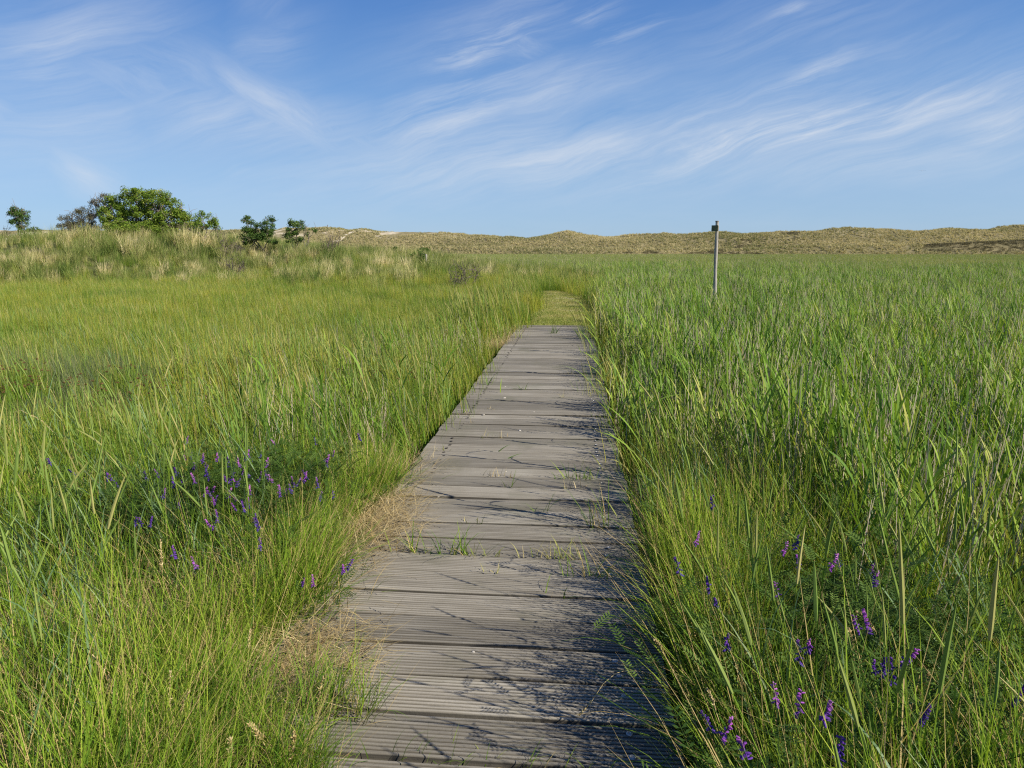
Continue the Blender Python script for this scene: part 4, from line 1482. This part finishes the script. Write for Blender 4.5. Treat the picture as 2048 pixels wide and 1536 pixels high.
def dead_shrub(label, seed, px, py, Y, wpx, hpx, n=26, group='dead twiggy shrubs on the hummock'):
    rng = np.random.default_rng(seed)
    b = at_y(px, py, Y)
    gz = float(ground_z(b[0], Y))
    o = thing('dead_shrub', label, 'shrub', (b[0], Y, gz), 0, group)
    m_ = Y / F_PX
    mb = MB()
    top_ = b[2] - gz + hpx * m_
    for i in range(n):
        e = np.array([rng.uniform(-0.62, 0.62) * wpx * m_, rng.normal(0, 0.3) * wpx * m_, top_ * (0.35 + 0.7 * rng.random())])
        pb = limb(mb, rng, (e[0] * 0.45 + rng.normal(0, 0.1), rng.normal(0, 0.1), -0.1), e, 0.026, 0.009, 0.55, 8)
        for u in range(4):
            q_ = pb[rng.integers(3, 8)]
            e2 = q_ + rng.normal(0, 0.28, 3) + np.array([0, 0, 0.08])
            p2 = limb(mb, rng, q_, e2, 0.011, 0.005, 0.35, 4)
            limb(mb, rng, p2[2], p2[2] + rng.normal(0, 0.16, 3), 0.006, 0.004, 0.3, 3)
    mb.build('branches', M_deadwood, o)


dead_shrub('bare grey twig bush at the extreme left end of the hummock', 21, 8, 476, 50.0, 14, 20, 14)
dead_shrub('bare dead tangle of twigs right of the thin crooked tree', 22, 662, 498, 46.0, 26, 30, 22)
dead_shrub('dark purplish twig bush low in the grass at the right end of the hummock', 23, 925, 548, 36.0, 56, 24, 18)
dead_shrub('brown dead twig mound below the small elder', 24, 462, 488, 46.0, 30, 14, 16)
dead_shrub('low brown twig mound halfway down the hummock slope', 25, 470, 526, 41.0, 36, 9, 14)
dead_shrub('low grey-brown twig mound on the left slope of the hummock', 26, 78, 528, 42.0, 18, 12, 18)
dead_shrub('bare crooked stems between the small elder and the two-lobed bush', 27, 445, 472, 48.0, 22, 12, 8)

# bleached log at the left end of the hummock
c = at_y(14, 476, 48.0)
o = thing('driftwood_log', 'bleached pale log lying at the left end of the hummock crest', 'log', (c[0], 48.0, float(ground_z(c[0], 48.0)) + 0.35))
mb = MB()
limb(mb, np.random.default_rng(3), (-1.0, 0, 0.12), (1.1, 0.2, 0.0), 0.085, 0.05, 0.12, 9)
limb(mb, np.random.default_rng(4), (0.1, 0.1, 0.05), (0.7, 0.1, 0.45), 0.04, 0.015, 0.2, 6)
mb.build('branches', M_bleached, o)

# grey stumps beside the small bush
for (px, py, Y, hpx, wpx, lab) in [(852, 523, 48.5, 15, 5.0, 'short grey square stump beside the small bush at the hummock foot'),
                                   (866, 520, 49.0, 12, 1.6, 'thin pale stake just right of the grey square stump')]:
    b = at_y(px, py - hpx, Y)
    gz = float(ground_z(b[0], Y))
    h = b[2] - gz
    mb = MB()
    r_ = wpx * Y / F_PX / 2
    mb.tube([(0, 0, -0.2), (0.01, 0, h * 0.5), (0, 0, h * 0.93), (0.01, 0, h)], [r_ * 1.05, r_, r_ * 0.97, r_ * 0.8], 8 if wpx < 2 else 4, 0.5)
    o = mb.build('fence_post', M_post)
    o.location = (b[0], Y, gz)
    tag(o, lab, 'post')

# pole on the crest of the far dune
pc = at_y(655, 454, YR - 4)
gz = float(dune_z(pc[0], YR - 4))
mb = MB()
mb.tube([(0, 0, -0.5), (0.02, 0, 1.4), (0.05, 0, 2.2)], [0.16, 0.15, 0.13], 8, 0.3)
mb.box((0.05, 0, 2.0), (0.5, 0.1, 0.25), 0.3)
o = mb.build('beacon_post', M_bark)
o.location = (pc[0], YR - 4, gz)
tag(o, 'dark post on the crest of the far dune above the sandy track', 'post')

# gull
bp = np.array([0, 0, CAM_Z]) + ray(1844, 342) * 170.0
o = thing('gull', 'tiny gull gliding in the clear sky at the right', 'bird', bp, R_(70))
mb = MB()
t = np.linspace(0, 1, 9)
mb.tube(np.stack([-0.22 + 0.46 * t, 0 * t, 0.02 * np.sin(t * 3)], 1), 0.055 * np.sin(np.clip(t * 0.93 + 0.05, 0, 1) * math.pi) ** 0.7 + 0.004, 8, 0.5)
mb.add([(-0.20, -0.02, 0), (-0.20, 0.02, 0), (-0.34, 0.05, 0), (-0.34, -0.05, 0)], [(0, 1, 2, 3)])
mb.tube([(0.23, 0, 0.0), (0.29, 0, -0.012)], [0.012, 0.003], 5)
mb.build('body', M_birdw, o)
for s_ in (-1, 1):
    mb = MB()
    ys = np.array([0.03, 0.20, 0.36, 0.50, 0.62]) * s_
    le = np.array([0.09, 0.13, 0.11, 0.03, -0.10])
    ch = np.array([0.17, 0.16, 0.14, 0.10, 0.01])
    zz = np.array([0.02, 0.09, 0.12, 0.10, 0.05])
    v = np.concatenate([np.stack([le, ys, zz], 1), np.stack([le - ch, ys, zz - 0.01], 1), np.stack([le - ch * 0.4, ys, zz + 0.012], 1)])
    f = [(j, j + 1, 11 + j, 10 + j) for j in range(4)] + [(10 + j, 11 + j, 6 + j, 5 + j) for j in range(4)] + [(5 + j, 6 + j, j + 1, j) for j in range(4)]
    mb.add(v, f)
    mb.build('wing', M_birdg, o)


# ------------------------------------------------------------------ vetch flowers
rng = np.random.default_rng(77)


def vetch_proto(name, seed):
    r = np.random.default_rng(seed)
    o = bpy.data.objects.new(name, None)
    COL.objects.link(o)
    st_, lf, fl = MB(), MB(), MB()
    # the root of the thing is the foot of the flower head, the stem runs down from it
    t = np.linspace(0, 1, 7)
    bend = r.normal(0, 0.10, 2)
    pts = np.stack([bend[0] * t ** 1.5, bend[1] * t ** 1.5, -0.42 * t], 1)
    st_.tube(pts[::-1], np.linspace(0.0016, 0.0010, 7), 4, 0.4, False)
    for u in np.linspace(0.15, 0.75, 7):
        pp = np.array([np.interp(u, t, pts[:, c_]) for c_ in range(3)])
        vetch_leaf(lf, r, pp, r.random() * 6.28, 0.06 + 0.03 * r.random())
    side = r.random() * 6.28
    tip = np.array([0.006 * math.cos(side), 0.006 * math.sin(side), 0.052])
    st_.tube([(0, 0, 0), tip * 0.6, tip], [0.001, 0.0009, 0.0006], 4, 0.6, False)
    for i in range(20):
        u = i / 19
        b_ = tip * (0.05 + 0.95 * u)
        a = side + r.normal(0, 0.9)
        L = 0.0125 * (1.0 - 0.45 * u)
        drp = -0.55 + 0.8 * u
        d = np.array([math.cos(a), math.sin(a), drp])
        d /= np.linalg.norm(d)
        fl.tube([b_, b_ + d * L * 0.5, b_ + d * L], [0.0013, 0.0026 * (1 - 0.3 * u), 0.0016], 5, np.clip(u * 0.6 + 0.35 * r.random(), 0, 1), True)
    st_.build('stem', M_vleaf, o)
    lf.build('leaves', M_vleaf, o)
    fl.build('flower_head', M_purple, o)
    return o


G_L = 'purple vetch spikes in the tangle left of the boardwalk'
LEFT = [(271, 1053), (284, 1051), (302, 1053), (358, 954), (381, 919), (435, 919), (389, 956), (474, 975), (447, 954), (487, 1024), (497, 1016),
        (516, 962), (538, 962), (561, 993), (571, 991), (584, 987), (607, 964), (617, 958), (592, 972), (640, 1001), (652, 925), (665, 912), (667, 999),
        (429, 1059), (434, 1045), (509, 1051), (518, 1061), (520, 1101), (395, 1138), (348, 1119), (213, 962), (101, 929), (153, 952), (226, 962),
        (244, 983), (294, 962), (426, 1008), (372, 888), (498, 918), (480, 935), (720, 882), (462, 968), (455, 935), (412, 940), (655, 935), (545, 965), (500, 990), (420, 960), (350, 975)]
_r = np.random.default_rng(5)
LEFT += [(float(a), float(b)) for a, b in zip(_r.normal(480, 95, 34), _r.normal(965, 38, 34))]
RIGHT = [(1599, 1138), (1421, 1186), (1431, 1215), (1558, 1198), (1427, 1020), (1390, 1090), (1748, 1173), (1742, 1148), (1735, 1268), (1719, 1264),
         (1588, 1099), (1564, 1111), (1682, 1132), (1657, 1140), (1361, 1152), (1454, 1302), (2021, 1409), (1764, 1355), (1783, 1368), (1752, 1349), (1441, 1480)]
SPECIAL = [(1615, 1304, 'upper one of two close purple vetch spikes in the dark gap of the right-hand grass'),
           (1598, 1330, 'lower one of two close purple vetch spikes in the dark gap of the right-hand grass'),
           (1797, 1333, 'bright magenta vetch spike among darker spikes at the lower right'),
           (1553, 1415, 'small pinkish vetch spike just left of the tallest purple spike at the lower right'),
           (1597, 1438, 'tallest, brightest two-tone purple vetch spike at the lower right'),
           (1646, 1442, 'short bluish vetch spike just right of the tallest purple spike'),
           (1839, 1442, 'long blue-violet vetch spike at the far lower right'),
           (1425, 1467, 'bright vetch spike leaning left near the shaded edge of the boardwalk'),
           (1495, 1521, 'blue-violet vetch spike low at the bottom edge right of the boardwalk'),
           (1677, 1531, 'magenta vetch spike cut by the bottom edge of the picture at the right'),
           (685, 1144, 'magenta and violet vetch spike lying at the left edge of the boardwalk'),
           (693, 1138, 'pinkish vetch spike lying over the left edge of the boardwalk'),
           (602, 1171, 'small bluish vetch spike in the grass left of the straw on the boardwalk edge'),
           (627, 1171, 'dark blue vetch spike between the grass and the left boardwalk edge')]
protos = [vetch_proto('vetch_flower', 200 + i) for i in range(4)]
used = [False] * 4


def place_vetch(px, py, label, group, zlo, zhi, sc):
    z = zlo + (zhi - zlo) * rng.random()
    p_ = at_z(px, py, z)
    i = int(rng.integers(0, 4))
    sc_ = sc * (0.85 + 0.35 * rng.random())
    rz = rng.random() * 6.28
    if not used[i]:
        used[i] = True
        o = protos[i]
        o.location = tuple(p_)
        o.rotation_euler = (0, 0, rz)
        o.scale = (sc_,) * 3
        tag(o, label, 'flower', group)
    else:
        o = dup(protos[i], p_, rz, label, None, sc_)
        if 'group' in o:
            del o['group']
        if group:
            o['group'] = group
    o.rotation_euler[0] = rng.normal(0, 0.25)
    o.rotation_euler[1] = rng.normal(0, 0.25)
    return o


for px, py in LEFT:
    place_vetch(px, py, 'small purple vetch spike in the tangle left of the boardwalk', G_L, 0.25, 0.38, 1.0)
for px, py in RIGHT:
    place_vetch(px, py, 'dusky purple vetch spike half hidden among the tall grass right of the boardwalk', 'dusky vetch spikes right of the boardwalk', 0.38, 0.52, 1.1)
for px, py, lab in SPECIAL:
    place_vetch(px, py, lab, 'purple vetch spikes standing clear of the grass', 0.42, 0.50, 1.25) if px > 1300 else place_vetch(px, py, lab, 'purple vetch spikes standing clear of the grass', 0.16, 0.22, 1.05)

# ------------------------------------------------------------------ dry seed heads that stand out
SEED = [(190, 1316, 240, 1421, 'long pale dry grass head bent over in the lower left grass', 1.7),
        (341, 1345, 340, 1420, 'slim upright straw grass head right of the long bent one', 1.0),
        (378, 1385, 360, 1432, 'slanting thin straw grass head in the lower left grass', 0.9),
        (501, 1262, 497, 1300, 'plump beige grass head in the middle of the left grass', 1.2),
        (461, 1480, 462, 1516, 'plump upright beige grass head near the bottom edge at the left', 1.4),
        (500, 1450, 525, 1482, 'fluffy slanting beige grass head near the bottom edge', 1.5),
        (588, 1468, 584, 1518, 'loose fluffy beige grass head close to the boardwalk bottom left', 1.5),
        (321, 1082, 324, 1135, 'straw-yellow spike standing just left of the vetch tangle', 1.1),
        (646, 1356, 636, 1412, 'narrow pale grass head at the left straw edge of the boardwalk', 1.0),
        (465, 1220, 447, 1265, 'slanting light straw head above the plump beige one', 1.0),
        (104, 862, 60, 830, 'beige tuft head drooping in the far part of the left grass', 0.9),
        (1697, 1260, 1705, 1300, 'straw-yellow head standing over the dark vetch leaves at the right', 1.2),
        (1855, 1345, 1845, 1375, 'curled pale seed head at the lower right', 1.3),
        (1661, 948, 1665, 965, 'pale fluffy seed head out in the reeds at the right', 1.6),
        (1310, 1280, 1330, 1312, 'slender golden head leaning over the right edge of the boardwalk', 0.9),
        (1415, 1380, 1432, 1424, 'slender golden head in front of the dark right-hand grass', 0.9),
        (1714, 1225, 1760, 1280, 'long slanting beige reed head at the right', 1.1)]
for i, (tx, ty, bx_, by_, lab, fat) in enumerate(SEED):
    r = np.random.default_rng(400 + i)
    zt = 0.26 if ty > 1150 else 0.32
    if 440 < tx < 700:
        zt = 0.17
    if tx > 1300:
        zt = 0.38
    T0 = at_z(tx, ty, zt)
    B0 = at_z(bx_, by_, zt - 0.02)
    B0 = at_y(bx_, by_, T0[1] - 0.005)
    gz = float(ground_z(B0[0], B0[1]))
    g0 = np.array([B0[0] + r.normal(0, 0.05), B0[1] + r.normal(0, 0.05), gz])
    if DX0 - 0.1 < g0[0] < 0:
        g0[0] = DX0 - 0.07
    if 0 < g0[0] < DX1 + 0.08:
        g0[0] = DX1 + 0.10
    g0[2] = float(ground_z(g0[0], g0[1]))
    o = thing('seed_head_grass', lab, 'grass stalk', g0, 0, 'dry seed heads standing out from the grass')
    L = np.linalg.norm(T0 - B0)
    st_, hd = MB(), MB()
    t = np.linspace(0, 1, 8)[:, None]
    # curve: rises from the ground, meets the head along its axis
    dirh = (T0 - B0) / L
    c1 = (B0 - dirh * np.linalg.norm(B0 - g0) * 0.45)
    bz = (1 - t) ** 2 * g0 + 2 * t * (1 - t) * c1 + t ** 2 * B0
    st_.tube(bz - g0, np.linspace(0.0020, 0.0013, 8), 4, 0.5, False)
    n_ = 26
    for j in range(n_):
        u = j / (n_ - 1)
        pc_ = B0 + (T0 - B0) * u + np.array([0, 0, 0.12 * L * math.sin(u * math.pi)]) - g0
        for s_ in range(3):
            d = dirh + r.normal(0, 0.42, 3)
            d /= np.linalg.norm(d)
            ll = 0.013 * fat * (0.7 + 0.6 * r.random()) * (1 - 0.4 * u)
            hd.tube([pc_, pc_ + d * ll * 0.5, pc_ + d * ll], [0.0007, 0.0019 * fat, 0.0004], 4, r.random(), False)
    st_.build('stem', M_straw, o)
    hd.build('seed_head', M_straw, o)

# stray stalk lying across the shaded boards
a0, a1 = at_z(1247, 1325, 0.16), at_z(1185, 1400, 0.09)
o = thing('fallen_stalk', 'single grass stalk with a flat seed head leaning over the shaded boards', 'grass stalk', (a0[0], a0[1], 0))
st_, hd = MB(), MB()
rt_ = np.array([DX1 + 0.14, a0[1] + 0.05, float(ground_z(DX1 + 0.14, a0[1] + 0.05))])
t = np.linspace(0, 1, 9)[:, None]
off = np.array([a0[0], a0[1], 0])
cc_ = np.array([a0[0] + 0.03, a0[1] + 0.02, 0.30])
bz = (1 - t) ** 2 * rt_ + 2 * t * (1 - t) * cc_ + t ** 2 * a1
st_.tube(bz - off, np.linspace(0.0018, 0.001, 9), 4, 0.6, False)
a2 = at_z(1160, 1428, 0.05)
r = np.random.default_rng(9)
for j in range(20):
    u = j / 19
    pc_ = a1 + (a2 - a1) * u - off
    for s_ in range(2):
        d = (a2 - a1) / np.linalg.norm(a2 - a1) + r.normal(0, 0.25, 3)
        d /= np.linalg.norm(d)
        hd.tube([pc_, pc_ + d * 0.006, pc_ + d * 0.013], [0.0006, 0.0018, 0.0004], 4, r.random(), False)
st_.build('stem', M_straw, o)
hd.build('seed_head', M_straw, o)


# ------------------------------------------------------------------ tufts growing through the deck, straw heaps, shells
def snap_gap(y):
    return min(gaps, key=lambda g: abs(g - y))


TUFT = [  # px, py, kind, blades, height, label
    (888, 1117, 'green', 46, 0.13, 'broad low green grass tuft growing from a gap in the boards, the largest one'),
    (1112, 1119, 'mix', 40, 0.09, 'spreading half-dry grass tuft in the same gap as the largest green tuft'),
    (950, 1116, 'mix', 24, 0.07, 'thin straggling tuft between the largest green tuft and the half-dry one'),
    (1192, 1164, 'green', 26, 0.15, 'upright green grass tuft in the shade near the right edge of the boards'),
    (985, 1160, 'mix', 10, 0.05, 'small brownish sprig in a gap below the largest green tuft'),
    (1000, 962, 'dry', 20, 0.05, 'small rust-brown dry tuft in the middle of the boards'),
    (1016, 980, 'green', 6, 0.09, 'few upright green blades beside a rust-brown dry tuft'),
    (1141, 980, 'dry', 12, 0.07, 'curled dry orange leaves in a gap near the shaded side'),
    (1078, 1028, 'green', 8, 0.10, 'thin pale sprig of crossing blades in the middle of the boards'),
    (1160, 960, 'green', 34, 0.12, 'bushy green tuft under the overhanging reed leaves'),
    (1203, 1048, 'green', 22, 0.24, 'tall thin green shoots beside the right edge of the boards'),
    (967, 879, 'mix', 9, 0.06, 'small upright sprig in a gap, left one of a close pair'),
    (1000, 879, 'dry', 6, 0.05, 'small brown sprig in a gap, right one of a close pair'),
    (1040, 781, 'dark', 9, 0.08, 'dark curled leaf sprig in the middle far part of the boards'),
    (1125, 792, 'mix', 7, 0.08, 'dry forked sprig near the shaded side of the far boards'),
    (983, 823, 'dry', 8, 0.05, 'pale dry sprig on the left half of the far boards'),
    (937, 853, 'dry', 10, 0.04, 'curled dry scrap close to the left screw row'),
    (932, 829, 'dry', 8, 0.05, 'tiny dry tuft just beyond a white shell near the left screw row'),
    (1110, 666, 'dark', 20, 0.16, 'dark tuft near the far end of the boardwalk'),
    (1138, 748, 'mix', 7, 0.09, 'small pale sprig by the shaded right side of the far boards'),
    (885, 903, 'mix', 7, 0.05, 'tiny thin sprig close to the left edge of the boards'),
    (825, 1092, 'green', 8, 0.14, 'sparse upright green blades at the left end of the largest tuft'),
    (1125, 1190, 'green', 5, 0.12, 'single thin green shoot in a gap of the near boards'),
    (945, 1056, 'mix', 8, 0.06, 'short pale sprig of two blades left of the boardwalk middle'),
]
for i, (px, py, kind, nb, h, lab) in enumerate(TUFT):
    r = np.random.default_rng(500 + i)
    p_ = at_z(px, py, 0)
    y = snap_gap(p_[1])
    mats = {'green': M_fine, 'mix': M_path, 'dry': M_straw, 'dark': M_dgreen}[kind]
    mb = MB()
    wdt = 0.012 + 0.0024 * nb
    base_ = np.stack([r.normal(0, wdt, nb), r.normal(0, 0.002, nb), np.full(nb, -0.03)], 1)
    h *= 1.3
    w = (0.0035, 0.0065) if kind != 'dark' else (0.007, 0.012)
    mb.blades(r, nb, 0, (0.35 * h + 0.04, 1.25 * h + 0.04), w, (0.05, 0.9), (0.2, 1.6), 4, base=base_)
    if kind in ('green', 'mix') and nb > 20:
        mb.blades(r, nb // 3, 0, (0.05, 0.10), (0.002, 0.0035), (0.9, 1.4), (0.0, 0.6), 3, 0.85, 1.0, base=base_[:nb // 3])
    o = mb.build('grass_tuft', mats)
    o.location = (p_[0], y, 0)
    tag(o, lab, 'grass tuft', 'tufts growing through the boards')
# two broad reed leaves and a lone upright leaf
for px, py, lab, specs in [(990, 905, 'two broad green leaves splayed from a gap in the boards', [(0.10, 0.6, 2.9), (0.12, 0.75, 0.2)]),
                           (1000, 786, 'single broad upright green leaf in the far boards', [(0.17, 0.08, 1.4)]),
                           (1000, 923, 'narrow green leaf arching low over the boards', [(0.16, 1.0, 0.3)]),
                           (976, 768, 'bent thin green leaf pair near the left side of the far boards', [(0.15, 0.35, 0.4), (0.13, 0.2, 2.0)])]:
    p_ = at_z(px, py, 0)
    mb = MB()
    for L, th, a in specs:
        pts = [np.array([0, 0, -0.03])]
        for s_ in range(5):
            w_ = th + 0.5 * (s_ / 5)
            pts.append(pts[-1] + (L + 0.03) / 5 * np.array([math.cos(a) * math.sin(w_), math.sin(a) * math.sin(w_), math.cos(w_)]))
        mb.ribbon(pts, np.array([0.006, 0.012, 0.013, 0.011, 0.007, 0.001]), (-math.sin(a + .6), math.cos(a + .6), 0), 0.5)
    o = mb.build('reed_sprout', M_reed)
    o.location = (p_[0], snap_gap(p_[1]), 0)
    tag(o, lab, 'sprout', 'leaf sprouts growing through the boards')

# heaps of dry trampled grass on the left edge
for (cx0, cy0, rx, ry, nb, lab) in [(-1.12, 3.92, 0.21, 0.55, 1500, 'heap of trampled straw grass lapping over the left edge of the boards, the far one'),
                                    (-1.02, 2.45, 0.22, 0.30, 1000, 'heap of trampled straw grass on the left edge of the near boards')]:
    r = np.random.default_rng(int(cy0 * 100))
    mb = MB()
    base_ = np.stack([np.clip(r.normal(-0.05, rx * 0.62, nb), -0.45, rx * 1.2), r.normal(0, ry * 0.55, nb), 0.004 + 0.07 * r.random(nb) ** 2], 1)
    base_[:, 2] += np.where(base_[:, 0] + cx0 < DX0, -0.06, 0.0)
    mb.blades(r, nb, 0, (0.08, 0.24), (0.002, 0.0038), (1.15, 1.58), (-0.1, 0.25), 4, base=base_, bias=(-0.3, 0.6))
    mb.blades(r, nb // 5, 0, (0.10, 0.22), (0.002, 0.0032), (0.5, 1.2), (0.0, 0.8), 4, base=base_[:nb // 5], bias=(-0.2, 0.5))
    o = mb.build('straw_heap', M_straw)
    o.location = (cx0, cy0, 0)
    tag(o, lab, 'straw', 'straw heaps on the boardwalk edge')

# green grass flopping over the near left edge
for (cx0, cy0, nb, h, lab) in [(-1.12, 1.85, 150, 0.34, 'green grass clump flopping over the left boards at the bottom of the picture'),
                               (-1.20, 3.08, 110, 0.26, 'green grass clump hanging over the left edge between the two straw heaps'),
                               (-0.35, 1.93, 60, 0.14, 'thin mixed grass sprouting along the nearest gap at the bottom edge')]:
    r = np.random.default_rng(int(cy0 * 100) + 3)
    mb = MB()
    sx = 0.30 if cx0 > -1 else 0.10
    base_ = np.stack([r.normal(0, sx, nb), r.normal(0, 0.02 if cx0 > -1 else 0.20, nb), np.full(nb, -0.04)], 1)
    mb.blades(r, nb, 0, (h * 0.5, h * 1.25), (0.0022, 0.004), (0.1, 0.9), (0.4, 1.7), 5, base=base_, bias=(0.1, 0.55))
    o = mb.build('grass_clump', M_fine)
    o.location = (cx0, cy0 if cx0 < -1 else snap_gap(cy0), 0)
    tag(o, lab, 'grass clump')

# shells
for i, (px, py, s_, lab) in enumerate([(1040, 861, 0.017, 'white oval shell in the middle of the boards'),
                                       (967, 829, 0.012, 'white shell near the left screw row of the boards'),
                                       (1009, 796, 0.016, 'flat pale shell on the far boards'),
                                       (1010, 773, 0.011, 'small pale shell beyond the flat pale one'),
                                       (947, 1304, 0.007, 'tiny white shell chip on the near boards in the sun'),
                                       (877, 994, 0.007, 'tiny white shell chip near the left screw row'),
                                       (1011, 943, 0.008, 'tiny pale shell chip just above a rust-brown dry tuft'),
                                       (1068, 824, 0.010, 'faint flat shell chip on the right half of the far boards'),
                                       (1159, 706, 0.016, 'white shell on the right part of the farthest boards')]):
    r = np.random.default_rng(700 + i)
    p_ = at_z(px, py, 0.002)
    mb = MB()
    m_ = 14
    rings = [(1.0, 0.0), (0.82, 0.22), (0.5, 0.38), (0.18, 0.44)]
    v = []
    for rr_, zz_ in rings:
        for j in range(m_):
            a = j / m_ * 6.283
            rib = 1 + 0.07 * math.cos(a * 7)
            v.append((s_ * rr_ * rib * math.cos(a) * 1.25 + s_ * 0.3 * (1 - rr_), s_ * rr_ * rib * math.sin(a) * 0.85, s_ * zz_))
    v.append((s_ * 0.3, 0, s_ * 0.45))
    f = [(l * m_ + j, l * m_ + (j + 1) % m_, (l + 1) * m_ + (j + 1) % m_, (l + 1) * m_ + j) for l in range(3) for j in range(m_)]
    f += [(3 * m_ + j, 3 * m_ + (j + 1) % m_, 4 * m_) for j in range(m_)]
    mb.add(v, f)
    o = mb.build('shell', M_shell)
    o.location = tuple(p_)
    o.rotation_euler = (0, 0, r.random() * 6.28)
    tag(o, lab, 'shell', 'shells lying on the boards')

# reeds that lean over the boards
LEAN = [(0.46, 4.95, 0.78, -0.30, 'reed with a broad pale leaf reaching far over the right edge of the boards', 7),
        (0.47, 5.6, 0.70, -0.16, 'leafy reed hanging over the right edge just beyond the broad-leaved one', 7),
        (0.45, 7.2, 0.82, -0.22, 'reed arching over the right side of the boards halfway along', 8),
        (0.46, 9.0, 0.85, -0.20, 'reed leaning over the right side of the farther boards', 8),
        (0.45, 11.2, 0.80, -0.18, 'small arching reed over the right side of the distant boards', 7),
        (0.42, 14.3, 0.80, -0.25, 'drooping reed over the right corner of the far end of the boards', 9),
        (0.47, 3.9, 0.72, -0.13, 'slim reed leaning over the right edge beside the tall thin shoots', 6),
        (-1.36, 6.9, 0.62, 0.05, 'pale broad-leaved reed close against the left edge of the boards', 7),
        (-1.55, 6.3, 0.66, -0.03, 'broad-leaved reed second from the left edge, fanning out its leaves', 7),
        (-1.62, 5.3, 0.66, -0.02, 'bright reed with upright leaves in the grass left of the boards', 6),
        (-2.25, 5.0, 0.66, 0.0, 'bright fan-leaved reed standing behind the vetch tangle', 6)]
for i, (x0, y0, h, ln, lab, nl) in enumerate(LEAN):
    r = np.random.default_rng(800 + i)
    gz = float(ground_z(x0, y0))
    o = thing('reed', lab, 'reed', (x0, y0, gz), 0, 'single reeds leaning at the boardwalk edge')
    st_, lf = MB(), MB()
    t = np.linspace(0, 1, 8)
    hh = h + 0.25
    st = np.stack([ln * t ** 1.8 * 1.2, r.normal(0, 0.05) * t ** 1.5, hh * t * (1 - 0.10 * abs(ln) * t)], 1)
    st_.tube(st, np.linspace(0.003, 0.0014, 8), 4, 0.6, False)
    for j in range(nl):
        u = 0.3 + 0.7 * j / (nl - 1)
        bp = np.array([np.interp(u, t, st[:, c_]) for c_ in range(3)])
        a = (math.pi if j % 2 else 0.3) + r.normal(0, 0.5)
        if ln < -0.1 and r.random() < 0.5:
            a = math.pi + r.normal(0, 0.4)
        L = 0.24 + 0.16 * r.random()
        th, cu = 0.35 + 0.3 * r.random(), 0.5 + 0.8 * r.random()
        pts = [bp]
        for s_ in range(6):
            w_ = th + cu * ((s_ + 0.5) / 6) ** 1.4
            pts.append(pts[-1] + L / 6 * np.array([math.cos(a) * math.sin(w_), math.sin(a) * math.sin(w_), math.cos(w_)]))
        ta = a + math.pi / 2 + r.normal(0, 0.3)
        lf.ribbon(pts, 0.021 * np.array([0.35, 0.85, 1.0, 0.95, 0.75, 0.45, 0.03]), (math.cos(ta), math.sin(ta), r.normal(0, 0.2)), 0.35 + 0.5 * r.random())
    st_.build('stem', M_reed, o)
    lf.build('leaves', M_reed, o)
